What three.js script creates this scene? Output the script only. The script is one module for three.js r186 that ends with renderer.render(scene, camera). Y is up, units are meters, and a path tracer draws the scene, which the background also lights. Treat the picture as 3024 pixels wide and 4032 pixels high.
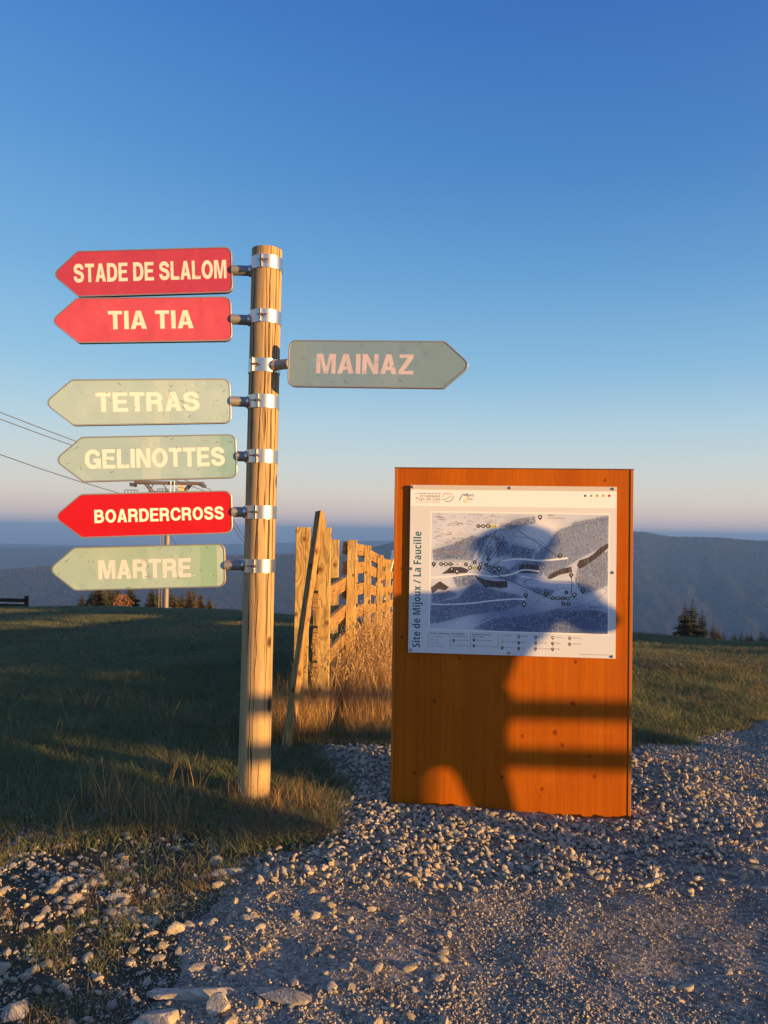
import * as THREE from 'three';
import { mergeGeometries, mergeVertices, toCreasedNormals } from 'three/addons/utils/BufferGeometryUtils.js';
import { MarchingCubes } from 'three/addons/objects/MarchingCubes.js';

// ------------------------------------------------------------------ camera, sky, sun, exposure
const scene = new THREE.Scene();
const camera = new THREE.PerspectiveCamera(67, 3 / 4, 0.05, 30000);
camera.rotation.order = 'YXZ';
camera.position.set(0, 1.55, 0);
camera.rotation.set(Math.atan(39 / 1671), 0, 0.0154);
scene.add(camera);

const EXPOSURE = 1.85;
const SUN = new THREE.Vector3(0.86, 0.088, 0.503).normalize();      // towards the sun: low, behind and to the right
function skyTexture() {
  const W = 1024, H = 512, data = new Float32Array(W * H * 4);
  const lin = (v) => { v /= 255; return v <= 0.04045 ? v / 12.92 : Math.pow((v + 0.055) / 1.055, 2.4); };
  const rows = [   // elevation in degrees, sRGB seen on the side away from the sun
    [-90, 136, 143, 168], [-0.2, 142, 148, 172], [0.2, 160, 160, 176], [0.7, 190, 178, 184], [1.4, 206, 193, 187], [2.6, 214, 208, 198], [4.6, 206, 215, 213], [7.5, 184, 212, 225],
    [11.5, 150, 197, 227], [18, 117, 175, 221], [26, 90, 151, 211], [34, 70, 129, 201], [50, 60, 116, 192], [90, 56, 104, 176],
  ].map(([e, r, g, b]) => [e, lin(r), lin(g), lin(b)]);
  const sunH = new THREE.Vector2(SUN.x, SUN.z).normalize(), d = new THREE.Vector3();
  for (let j = 0; j < H; j++) {
    const el = ((j + 0.5) / H - 0.5) * Math.PI, deg = el * 180 / Math.PI;
    let k = 0; while (k < rows.length - 2 && rows[k + 1][0] < deg) k++;
    const t = Math.min(1, Math.max(0, (deg - rows[k][0]) / (rows[k + 1][0] - rows[k][0])));
    for (let i = 0; i < W; i++) {
      const az = ((i + 0.5) / W - 0.5) * 2 * Math.PI;
      d.set(Math.cos(el) * Math.cos(az), Math.sin(el), Math.cos(el) * Math.sin(az));
      const c2 = Math.pow(Math.cos(az) * sunH.x + Math.sin(az) * sunH.y, 2);
      const deepen = Math.min(1, Math.max(0, (deg - 2) / 22)), q = Math.min(1.15, c2 / 0.72);
      const f = [1 - deepen * 0.46 * (1 - q), 1 - deepen * 0.3 * (1 - q), 1 - deepen * 0.17 * (1 - q)];
      const ang = Math.acos(Math.min(1, Math.max(-1, d.dot(SUN))));
      const glow = Math.exp(-ang / 0.36), wide = Math.exp(-ang / 0.95) * Math.exp(-Math.max(0, el) / 0.5);
      const warm = [0.9 * glow + 0.1 * wide, 0.55 * glow + 0.08 * wide, 0.24 * glow + 0.06 * wide];
      const o = (j * W + i) * 4;
      for (let c = 0; c < 3; c++) {
        const base = rows[k][c + 1] * (1 - t) + rows[k + 1][c + 1] * t;
        data[o + c] = (base * f[c] + warm[c]) / EXPOSURE;
      }
      data[o + 3] = 1;
    }
  }
  const tex = new THREE.DataTexture(data, W, H, THREE.RGBAFormat, THREE.FloatType);
  tex.mapping = THREE.EquirectangularReflectionMapping; tex.colorSpace = THREE.LinearSRGBColorSpace;
  tex.magFilter = THREE.LinearFilter; tex.minFilter = THREE.LinearFilter; tex.wrapS = THREE.RepeatWrapping; tex.needsUpdate = true;
  return tex;
}
scene.background = skyTexture();
scene.environment = scene.background;
const sun = new THREE.DirectionalLight(new THREE.Color().setRGB(1, 0.55, 0.17), 5);
sun.position.copy(SUN).multiplyScalar(60).add(new THREE.Vector3(0, 0, -8));
sun.target.position.set(0, 0, -8);
sun.castShadow = true; sun.shadow.mapSize.set(4096, 4096); sun.shadow.radius = 1;
Object.assign(sun.shadow.camera, { left: -30, right: 30, top: 20, bottom: -20, near: 1, far: 200 });
scene.add(sun, sun.target);
scene.fog = new THREE.FogExp2(new THREE.Color().setRGB(0.18, 0.40, 0.84), 0.000155);

const renderer = new THREE.WebGLRenderer({ antialias: true });
renderer.toneMapping = THREE.LinearToneMapping;
renderer.toneMappingExposure = EXPOSURE;
renderer.shadowMap.enabled = true;

// ------------------------------------------------------------------ helpers
function rngOf(seed) { let a = seed >>> 0; return () => { a = (a + 0x6D2B79F5) | 0; let t = Math.imul(a ^ (a >>> 15), 1 | a); t = (t + Math.imul(t ^ (t >>> 7), 61 | t)) ^ t; return ((t ^ (t >>> 14)) >>> 0) / 4294967296; }; }
const hash = (x, y) => { let h = Math.imul(x | 0, 374761393) ^ Math.imul(y | 0, 668265263); h = Math.imul(h ^ (h >>> 13), 1274126177); return ((h ^ (h >>> 16)) >>> 0) / 4294967296; };
function vnoise(x, y, per = 0) {
  const xi = Math.floor(x), yi = Math.floor(y), fx = x - xi, fy = y - yi, u = fx * fx * (3 - 2 * fx), v = fy * fy * (3 - 2 * fy);
  const w = per ? (a) => ((a % per) + per) % per : (a) => a;
  const a = hash(w(xi), w(yi)), b = hash(w(xi + 1), w(yi)), c = hash(w(xi), w(yi + 1)), d = hash(w(xi + 1), w(yi + 1));
  return a + (b - a) * u + (c - a) * v + (a - b - c + d) * u * v;
}
function fbm(x, y, o = 4, per = 0) { let s = 0, a = 0.5, n = 0; for (let i = 0; i < o; i++) { s += a * vnoise(x, y, per); n += a; a *= 0.5; x = x * 2 + (per ? 0 : 17.3); y = y * 2 + (per ? 0 : 9.1); per *= 2; } return s / n; }
const clamp = (v, a = 0, b = 1) => Math.min(b, Math.max(a, v)), lerp = (a, b, t) => a + (b - a) * t, smooth = (a, b, v) => { const t = clamp((v - a) / (b - a)); return t * t * (3 - 2 * t); };
const used = {};
function numbered(name) { const n = used[name] = (used[name] ?? -1) + 1; return n ? name + '_' + String(n).padStart(3, '0') : name; }
function meta(o, label, category, group) { o.userData.label = label; o.userData.category = category; if (group) o.userData.group = group; return o; }
function thing(name, label, category, pos = [0, 0, 0], turn = 0, group) {
  const g = new THREE.Group(); g.name = numbered(name); g.position.set(...pos); g.rotation.y = turn; scene.add(g); return meta(g, label, category, group);
}
function part(parent, name, geo, m, pos) {
  const o = new THREE.Mesh(geo, m); o.name = name; if (pos) o.position.set(...pos); o.castShadow = o.receiveShadow = true; parent.add(o); return o;
}
function struct(name, geo, m) { const o = part(scene, name, geo, m); o.userData.kind = 'structure'; return o; }
const std = (o) => new THREE.MeshStandardMaterial({ roughness: 0.8, ...o });
const rgb = (r, g, b) => new THREE.Color().setRGB(r, g, b);
function dataTex(w, h, fn, srgb = true) {           // fn(x, y) -> [r, g, b] 0..255
  const d = new Uint8Array(w * h * 4);
  for (let y = 0; y < h; y++) for (let x = 0; x < w; x++) { const c = fn(x, y), o = (y * w + x) * 4; d[o] = clamp(c[0], 0, 255); d[o + 1] = clamp(c[1], 0, 255); d[o + 2] = clamp(c[2], 0, 255); d[o + 3] = 255; }
  const t = new THREE.DataTexture(d, w, h); t.magFilter = THREE.LinearFilter; t.minFilter = THREE.LinearMipmapLinearFilter; t.wrapS = t.wrapT = THREE.RepeatWrapping;
  if (srgb) t.colorSpace = THREE.SRGBColorSpace; t.needsUpdate = true; return t;
}
function canvasTex(c) { const t = new THREE.CanvasTexture(c); t.colorSpace = THREE.SRGBColorSpace; t.anisotropy = 8; return t; }
function bumpCanvasTex(c) { return new THREE.CanvasTexture(c); }
function tubeBetween(a, b, r, seg = 10, r2 = r) {
  const A = new THREE.Vector3(...a), B = new THREE.Vector3(...b), L = A.distanceTo(B), g = new THREE.CylinderGeometry(r2, r, L, seg);
  g.translate(0, L / 2, 0); g.applyQuaternion(new THREE.Quaternion().setFromUnitVectors(new THREE.Vector3(0, 1, 0), B.clone().sub(A).normalize())); g.translate(...a); return g;
}
// a timber with chamfered long edges, length along y from 0, uv in metres along and round it
function timber(w, d, L, seed = 0, ch = 0.004) {
  const s = new THREE.Shape(), x = w / 2, y = d / 2;
  s.moveTo(-x + ch, -y); s.lineTo(x - ch, -y); s.lineTo(x, -y + ch); s.lineTo(x, y - ch); s.lineTo(x - ch, y); s.lineTo(-x + ch, y); s.lineTo(-x, y - ch); s.lineTo(-x, -y + ch); s.closePath();
  const g = new THREE.ExtrudeGeometry(s, { depth: L, bevelEnabled: false, steps: 1 }); g.rotateX(-Math.PI / 2);
  const p = g.attributes.position, n = g.attributes.normal, uv = g.attributes.uv, ou = hash(seed, 5) * 3, ov = hash(seed, 9) * 3;
  for (let i = 0; i < p.count; i++) {
    const side = Math.abs(n.getX(i)) > Math.abs(n.getZ(i)) ? p.getZ(i) + (n.getX(i) > 0 ? 0.21 : 0.63) : p.getX(i) + (n.getZ(i) > 0 ? 0 : 0.42);
    if (Math.abs(n.getY(i)) > 0.5) uv.setXY(i, p.getX(i) * 0.9 + ou, p.getZ(i) * 0.1 + ov); else uv.setXY(i, side + ou, p.getY(i) + ov);
  }
  return g;
}
function orient(g, from, to, spin = 0) {             // timber along y placed from -> to
  const A = new THREE.Vector3(...from), B = new THREE.Vector3(...to);
  if (spin) g.rotateY(spin);
  g.applyQuaternion(new THREE.Quaternion().setFromUnitVectors(new THREE.Vector3(0, 1, 0), B.sub(A).normalize())); g.translate(...from); return g;
}

// wood: colour and relief; grain runs along v. K = knots [u, v, radius] in pixels
function woodMaps(w, h, o) {
  const hgt = new Float32Array(w * h), col = new Uint8Array(w * h * 4), bmp = new Uint8Array(w * h * 4);
  const { a, b, dark, fu = 0.05, fv = 0.003, knots = [], cracks = 0, seed = 1, ring = 0.5, wrap = true } = o, rnd = rngOf(seed);
  const ck = []; for (let i = 0; i < cracks; i++) ck.push([rnd() * w, rnd() * h, (0.04 + Math.pow(rnd(), 2) * 0.4) * h, (o.crackW ?? 1) * (0.5 + rnd() * 1.1), rnd() * 50]);
  for (let y = 0; y < h; y++) for (let x = 0; x < w; x++) {
    let gx = x, core = 0, rim = 0;
    for (const [kx, ky, kr] of knots) {
      let dx = x - kx; if (wrap) { if (dx > w / 2) dx -= w; if (dx < -w / 2) dx += w; } const dy = y - ky;
      if (Math.abs(dx) > kr * 9 || Math.abs(dy) > kr * 16) continue;
      const e = Math.exp(-(dy * dy) / (kr * kr * 10)) * Math.exp(-Math.abs(dx) / (kr * 2.6));
      gx -= Math.sign(dx) * kr * 2.4 * e;
      const q = Math.sqrt(dx * dx + dy * dy * 0.6) / kr; core = Math.max(core, 1 - smooth(0.55, 0.95, q)); rim = Math.max(rim, Math.exp(-Math.pow((q - 1) * 3.2, 2)));
    }
    const wob = (fbm(x * 0.012 + seed, y * 0.004, 3) - 0.5) * (o.wob ?? 26);
    const g1 = fbm((gx + wob) * fu, y * fv + seed * 7, 4), rg = 0.5 + 0.5 * Math.sin((gx + wob * 2.2) * ring * (0.7 + 0.5 * vnoise(x * 0.01, 3)) + fbm(x * 0.02, y * 0.006 + seed, 2) * 9);
    const fine = vnoise(gx * 0.7, y * 0.035 + seed * 3), blot = fbm(x * 0.008 + 31, y * 0.005 + seed, 3);
    let t = clamp(0.15 + g1 * 0.75 + (blot - 0.5) * 0.7), dk = clamp(rg * rg * 0.4 + fine * 0.35 - 0.12);
    let cr = 0;
    for (const [cx, cy, cl, cw, cs] of ck) { const dy = Math.abs(y - cy) / cl; if (dy > 1) continue; let dx = x - cx - (vnoise(y * 0.015 + cs, cs) - 0.5) * 9; if (wrap) { if (dx > w / 2) dx -= w; if (dx < -w / 2) dx += w; } cr = Math.max(cr, (1 - smooth(0.4, 1.6, Math.abs(dx) / (cw * (1.2 - dy)))) * (1 - dy * dy)); }
    const q = (y * w + x) * 4;
    for (let c = 0; c < 3; c++) {
      let v = a[c] + (b[c] - a[c]) * t; v *= 1 - dk * (o.streak ?? 0.32);
      v = v + (dark[c] - v) * clamp(core * 0.85 + rim * 0.5 + cr * 0.92);
      col[q + c] = clamp(v, 0, 255);
    }
    col[q + 3] = 255;
    const hh = 0.62 - dk * 0.22 - cr * 0.6 - rim * 0.12 + (fine - 0.5) * 0.1; bmp[q] = bmp[q + 1] = bmp[q + 2] = clamp(hh * 255, 0, 255); bmp[q + 3] = 255;
  }
  const mk = (d, s) => { const t = new THREE.DataTexture(d, w, h); t.magFilter = THREE.LinearFilter; t.minFilter = THREE.LinearMipmapLinearFilter; t.wrapS = t.wrapT = THREE.RepeatWrapping; if (s) t.colorSpace = THREE.SRGBColorSpace; t.needsUpdate = true; return t; };
  return { map: mk(col, true), bumpMap: mk(bmp, false) };
}

// ------------------------------------------------------------------ terrain
const POLY = [[-0.50, -5.55], [0.06, -5.62], [1.8, -5.62], [2.55, -6.0], [3.55, -6.95], [5.2, -8.9], [8.5, -11.5], [9, -2], [6, 3], [-0.9, 3], [-0.75, -1.6], [-0.72, -2.4], [-0.7, -3.0], [-0.68, -3.45], [-0.54, -3.72], [-0.36, -3.95], [-0.2, -4.25], [-0.24, -4.6], [-0.34, -4.95]];
function pathDist(x, z) {                             // signed distance to the edge of the gravel, positive inside
  let d = 1e9, inside = false;
  for (let i = 0, j = POLY.length - 1; i < POLY.length; j = i++) {
    const [ax, az] = POLY[j], [bx, bz] = POLY[i], ex = bx - ax, ez = bz - az, t = clamp(((x - ax) * ex + (z - az) * ez) / (ex * ex + ez * ez));
    d = Math.min(d, Math.hypot(x - ax - ex * t, z - az - ez * t));
    if ((az > z) !== (bz > z) && x < (bx - ax) * (z - az) / (bz - az) + ax) inside = !inside;
  }
  return (inside ? d : -d) + (fbm(x * 3 + 40, z * 3, 3) - 0.5) * 0.3;
}
function interp(v, xs, ys) { let k = 0; while (k < xs.length - 2 && xs[k + 1] < v) k++; return lerp(ys[k], ys[k + 1], clamp((v - xs[k]) / (xs[k + 1] - xs[k]))); }
function H(x, z) {
  const d = -z; let h = 0;
  if (d > 5) {
    const u = x / d, k = interp(u, [-0.5, -0.32, -0.2, 0.05, 0.33, 0.5], [0.0022, 0.00205, 0.0021, 0.003, 0.005, 0.0061]), cap = interp(u, [-0.5, -0.2, 0.3, 0.5], [0.118, 0.118, 0.148, 0.156]), dc = 5 + cap / (2 * k);
    h = d < dc ? -k * (d - 5) ** 2 : -k * (dc - 5) ** 2 - cap * (d - dc);
  }
  const r = Math.hypot(x, z), p = x * SUN.x + z * SUN.z;
  const e = Math.max(0, -p - 3.2), fall = e < 2 ? e * e / 4 : e - 1; h -= 0.05 * Math.min(7, fall);      // the ground falls away on the side turned from the sun
  h -= Math.max(0, r - 170) * 0.26; if (h < -380) h = -380 - (1 - Math.exp((h + 380) / 200)) * 60;
  h += 5.2 * smooth(14, 32, p) * (1 - smooth(60, 110, r)) * smooth(12.5, 17, x * SUN.z - z * SUN.x) * (1 - smooth(48, 62, x * SUN.z - z * SUN.x));      // a rise far off to the right, out of frame
  if (r < 90) {
    h += mound(x, z);
    h += smooth(5.2, 8.5, p) * (0.34 + 0.22 * (fbm(x * 0.35 + 5, z * 0.35, 3) - 0.5)) * (1 - smooth(40, 90, r));      // a low bank towards the sun
    const m = clamp(-pathDist(x, z) * 2);
    h += ((fbm(x * 1.1, z * 1.1, 3) - 0.5) * 0.10 + (fbm(x * 0.23 + 9, z * 0.23, 2) - 0.5) * 0.18) * m * (1 - smooth(50, 90, r));
  }
  return h;
}
const soilTex = dataTex(1024, 1024, (x, y) => {
  const a = fbm(x / 1024 * 12, y / 1024 * 12, 5, 12), b = fbm(x / 1024 * 64, y / 1024 * 64, 3, 64), c = hash(x, y), t = clamp((a - 0.35) * 2.2);
  const v = 0.72 + b * 0.5 + (c - 0.5) * 0.22; return [lerp(74, 58, t) * v, lerp(64, 60, t) * v, lerp(50, 40, t) * v];
});
const soilBump = dataTex(512, 512, (x, y) => { const v = fbm(x / 512 * 48, y / 512 * 48, 4, 48) * 255; return [v, v, v]; }, false);
{
  const NR = 230, NA = 320, pos = [], uv = [], col = [], idx = [];
  for (let i = 0; i <= NR; i++) {
    const r = 0.25 * Math.pow(12000 / 0.25, i / NR);
    for (let j = 0; j <= NA; j++) {
      const a = j / NA * 2 * Math.PI, x = Math.sin(a) * r, z = -Math.cos(a) * r;
      pos.push(x, H(x, z), z); uv.push(x / 2.2, z / 2.2);
      const f = smooth(9, 30, r), g = fbm(x * 0.15 + 7, z * 0.15, 3), far = smooth(200, 900, r);
      const c = [lerp(0.95, 0.95 + 0.6 * (g - 0.5), f), lerp(0.95, 1.0 + 0.5 * (g - 0.5), f), lerp(0.9, 0.8, f)];
      col.push(lerp(c[0], 0.35, far), lerp(c[1], 0.5, far), lerp(c[2], 0.4, far));
    }
  }
  for (let i = 0; i < NR; i++) for (let j = 0; j < NA; j++) { const a = i * (NA + 1) + j, b = a + NA + 1; idx.push(a, a + 1, b, b, a + 1, b + 1); }
  const g = new THREE.BufferGeometry();
  g.setAttribute('position', new THREE.Float32BufferAttribute(pos, 3)); g.setAttribute('uv', new THREE.Float32BufferAttribute(uv, 2)); g.setAttribute('color', new THREE.Float32BufferAttribute(col, 3)); g.setIndex(idx); g.computeVertexNormals();
  const nm = g.attributes.normal; if (nm.getY(500) < 0) { for (let k = 0; k < idx.length; k += 3) [idx[k + 1], idx[k + 2]] = [idx[k + 2], idx[k + 1]]; g.setIndex(idx); g.computeVertexNormals(); }
  struct('meadow', g, std({ map: soilTex, bumpMap: soilBump, bumpScale: 0.02, vertexColors: true, roughness: 1 }));
}
// gravel path: a sheet over the meadow, dipping under it along an uneven edge
const gravelTex = dataTex(1024, 1024, (x, y) => {
  const a = fbm(x / 1024 * 10, y / 1024 * 10, 4, 10), b = fbm(x / 1024 * 100, y / 1024 * 100, 3, 100), c = hash(x >> 1, y >> 1), v = 0.62 + a * 0.36 + (b - 0.5) * 0.75 + (c - 0.5) * 0.22;
  return [158 * v, 148 * v, 131 * v];
});
const gravelBump = dataTex(1024, 1024, (x, y) => { const v = (fbm(x / 1024 * 110, y / 1024 * 110, 3, 110) * 0.8 + hash(x >> 1, y >> 1) * 0.2) * 255; return [v, v, v]; }, false);
const pathTop = (x, z) => H(x, z) + clamp(pathDist(x, z) * 0.12, -0.03, 0.006) + Math.max(0, fbm(x * 2.2, z * 2.2, 3) - 0.28) * 0.08 * smooth(0, 0.3, pathDist(x, z));
// the ground dips a little round the foot of the board
function mound(x, z) { const q = Math.hypot((x - 0.7) / 1.25, (z + 4.15) / 0.75); return -0.034 * Math.exp(-q * q); }
let gravelPath;
{
  const x0 = -2.4, x1 = 8.4, z0 = -11.2, z1 = 2.6, nx = 240, nz = 300, pos = [], uv = [], idx = [];
  for (let j = 0; j <= nz; j++) for (let i = 0; i <= nx; i++) { const x = lerp(x0, x1, i / nx), z = lerp(z0, z1, j / nz); pos.push(x, pathTop(x, z), z); uv.push(x / 1.3, z / 1.3); }
  for (let j = 0; j < nz; j++) for (let i = 0; i < nx; i++) {
    const x = lerp(x0, x1, (i + 0.5) / nx), z = lerp(z0, z1, (j + 0.5) / nz); if (pathDist(x, z) < -0.35) continue;
    const a = j * (nx + 1) + i, b = a + nx + 1; idx.push(a, b, a + 1, b, b + 1, a + 1);
  }
  const g = new THREE.BufferGeometry(); g.setAttribute('position', new THREE.Float32BufferAttribute(pos, 3)); g.setAttribute('uv', new THREE.Float32BufferAttribute(uv, 2)); g.setIndex(idx); g.computeVertexNormals();
  gravelPath = struct('gravel_path', g, std({ map: gravelTex, bumpMap: gravelBump, bumpScale: 0.008, roughness: 1 }));
}
const top = (x, z) => pathDist(x, z) > 0.02 ? pathTop(x, z) : H(x, z);

// ------------------------------------------------------------------ hills across the valley
const hillTex = dataTex(512, 512, (x, y) => { const v = 0.55 + 0.7 * fbm(x / 512 * 60, y / 512 * 60, 3, 60) + (hash(x, y) - 0.5) * 0.5, m = fbm(x / 512 * 8, y / 512 * 8, 3, 8); return [lerp(32, 62, m) * v, lerp(46, 54, m) * v, lerp(40, 44, m) * v]; });
const hillMat = std({ map: hillTex, roughness: 1 });
const treeCone = (() => { const g = new THREE.ConeGeometry(0.23, 1, 5, 1, true); g.translate(0, 0.45, 0); return g; })();
const coneMat = std({ color: 0xffffff, roughness: 1 });
// skyline = [azimuth in degrees (0 ahead, positive right), slope of the line of sight]; the hill is a ridge at distance D
function hill(D, skyline, opt) {
  const NA = 260, NT = 60, a0 = skyline[0][0], a1 = skyline[skyline.length - 1][0], pos = [], uv = [], idx = [], floor = opt.floor ?? -430;
  const slope = (a) => { let k = 0; while (k < skyline.length - 2 && skyline[k + 1][0] < a) k++; const [p, s] = skyline[k], [q, e] = skyline[k + 1], t = clamp((a - p) / (q - p)), u = t * t * (3 - 2 * t); return lerp(s, e, lerp(t, u, 0.6)); };
  const P = (a, t) => {                                // t 0 front foot, 0.62 crest, 1 far side
    const c = 0.62, dist = t < c ? lerp(D * opt.front, D, t / c) : lerp(D, D * 1.25, (t - c) / (1 - c)), rad = a * Math.PI / 180;
    const crest = 1.55 + slope(a) * D, f = t < c ? Math.pow(t / c, 0.8) * (1 - 0.16 * Math.sin(t / c * Math.PI)) : 1 - 0.6 * Math.pow((t - c) / (1 - c), 1.5);
    const n = (fbm(a * 0.35 + D, t * 7 + 3, 4) - 0.5) * (crest - floor) * 0.16 * Math.min(1, Math.max(0, c - t) * 4);
    return [Math.sin(rad) * dist, floor + (crest - floor) * f + n, -Math.cos(rad) * dist];
  };
  for (let i = 0; i <= NT; i++) for (let j = 0; j <= NA; j++) { const a = lerp(a0, a1, j / NA), p = P(a, i / NT); pos.push(...p); uv.push(a * D / 57 / 260, i / NT * D * 0.5 / 260); }
  for (let i = 0; i < NT; i++) for (let j = 0; j < NA; j++) { const a = i * (NA + 1) + j, b = a + NA + 1; idx.push(a, a + 1, b, b, a + 1, b + 1); }
  const g = new THREE.BufferGeometry(); g.setAttribute('position', new THREE.Float32BufferAttribute(pos, 3)); g.setAttribute('uv', new THREE.Float32BufferAttribute(uv, 2)); g.setIndex(idx); g.computeVertexNormals();
  if (g.attributes.normal.getY(NA * 20) < 0) { for (let k = 0; k < idx.length; k += 3) [idx[k + 1], idx[k + 2]] = [idx[k + 2], idx[k + 1]]; g.setIndex(idx); g.computeVertexNormals(); }
  struct('wooded_hill' + (used.wooded_hill = (used.wooded_hill ?? 0) + 1, used.wooded_hill > 1 ? '_' + String(used.wooded_hill - 1).padStart(3, '0') : ''), g, hillMat);
  if (!opt.trees) return;
  const rnd = rngOf(D | 0), inst = new THREE.InstancedMesh(treeCone, coneMat, opt.trees), m = new THREE.Matrix4(), q = new THREE.Quaternion(), c = new THREE.Color();
  for (let k = 0; k < opt.trees; k++) {
    const a = lerp(a0, a1, rnd()), t = rnd() < 0.22 ? 0.6 + rnd() * 0.04 : Math.sqrt(rnd()) * 0.64, p = P(a, t), hh = opt.th * (0.55 + 0.75 * rnd());
    m.compose(new THREE.Vector3(...p), q, new THREE.Vector3(hh * (0.7 + rnd() * 0.4), hh, hh * 0.9)); inst.setMatrixAt(k, m);
    const w = rnd(); inst.setColorAt(k, w < 0.16 * smooth(0.35, 0.65, fbm(a * 0.5, t * 6, 2)) + 0.08 ? c.setRGB(0.09 + 0.04 * rnd(), 0.05, 0.03) : c.setRGB(0.024, 0.032 + 0.012 * rnd(), 0.022));
  }
  inst.name = numbered('distant_forest'); inst.userData = { kind: 'stuff', label: opt.label, category: 'forest' }; scene.add(inst);
}
hill(9800, [[-40, -0.018], [-20, -0.024], [-10, -0.02], [-3, -0.0145], [3, -0.013], [8, -0.02], [40, -0.02]], { front: 0.75, floor: -700 });
hill(6200, [[-42, -0.022], [-28, -0.027], [-21, -0.0265], [-15, -0.036], [-8, -0.032], [-3, -0.028], [3, -0.034], [40, -0.036]], { front: 0.7, floor: -520 });
hill(3100, [[-42, -0.062], [-28, -0.056], [-19, -0.044], [-12, -0.037], [-6, -0.034], [-1, -0.036], [4, -0.06], [20, -0.09], [40, -0.1]], { front: 0.6, trees: 46000, th: 7, label: 'dark wooded ridge with sunlit tops behind the arrow signs' });
hill(3900, [[-6, -0.06], [-1, -0.024], [2, -0.012], [9, -0.003], [14, 0.003], [18.3, 0.0015], [20.5, -0.004], [23, -0.004], [26, -0.007], [32, -0.006], [42, -0.01]], { front: 0.5, trees: 56000, th: 8, label: 'dark wooded mountainside on the right beyond the board' });

// ------------------------------------------------------------------ stones
function stoneGeo(seed, detail = 1, flat = 0.7) {
  const r = rngOf(seed), g0 = new THREE.IcosahedronGeometry(0.5, detail); g0.deleteAttribute('uv'); g0.deleteAttribute('normal'); const g = mergeVertices(g0, 1e-4), p = g.attributes.position, cuts = [];
  for (let i = 0; i < 9; i++) { const u = r() * 2 - 1, a = r() * 6.283, s = Math.sqrt(1 - u * u); cuts.push([s * Math.cos(a), u, s * Math.sin(a), 0.27 + r() * 0.16]); }
  const ex = 0.8 + r() * 0.6, ez = 0.7 + r() * 0.4;
  for (let i = 0; i < p.count; i++) {
    let x = p.getX(i), y = p.getY(i), z = p.getZ(i);
    for (const [a, b, c, d] of cuts) { const q = x * a + y * b + z * c; if (q > d) { x -= a * (q - d); y -= b * (q - d); z -= c * (q - d); } }
    const n = 1 + (hash(i, seed) - 0.5) * 0.1; p.setXYZ(i, x * ex * n, y * flat * n, z * ez * n);
  }
  const f = toCreasedNormals(g, 0.5); const uv = new Float32Array(f.attributes.position.count * 2); for (let i = 0; i < uv.length / 2; i++) { uv[i * 2] = f.attributes.position.getX(i) * 1.1 + f.attributes.position.getY(i) * 0.6; uv[i * 2 + 1] = f.attributes.position.getZ(i) * 1.1 + f.attributes.position.getY(i) * 0.8; }
  f.setAttribute('uv', new THREE.BufferAttribute(uv, 2)); return f;
}
const stoneTex = dataTex(256, 256, (x, y) => { const v = 205 + (fbm(x / 256 * 10, y / 256 * 10, 4, 10) - 0.5) * 120 + (hash(x, y) - 0.5) * 22; return [v, v * 0.985, v * 0.96]; });
const stoneBump = dataTex(256, 256, (x, y) => { const v = fbm(x / 256 * 22, y / 256 * 22, 4, 22) * 255; return [v, v, v]; }, false);
const stoneMat = (c) => std({ map: stoneTex, bumpMap: stoneBump, bumpScale: 0.004, color: c, roughness: 0.95 });
const stoneTones = [rgb(0.75, 0.68, 0.54), rgb(0.67, 0.61, 0.50), rgb(0.78, 0.70, 0.54), rgb(0.56, 0.51, 0.41), rgb(0.64, 0.55, 0.38), rgb(0.70, 0.61, 0.47)];
const stoneMats = stoneTones.map(stoneMat), instMat = std({ map: stoneTex, roughness: 0.95 });
const bigStone = [11, 12, 13, 14, 15, 16].map((s) => stoneGeo(s, 2, 0.62 + (s % 3) * 0.1)), smallStone = [21, 22, 23, 24, 25, 26].map((s) => stoneGeo(s, 1, 0.7));
const inView = (x, z, m = 0.15) => z < -2.1 && Math.abs(x) < -z * 0.5 + m;
const underBoard = (x, z) => Math.abs((z + 4.36) - (x - 0.72) * 0.098) < 0.06 && x > 0.04 && x < 1.4;
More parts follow.
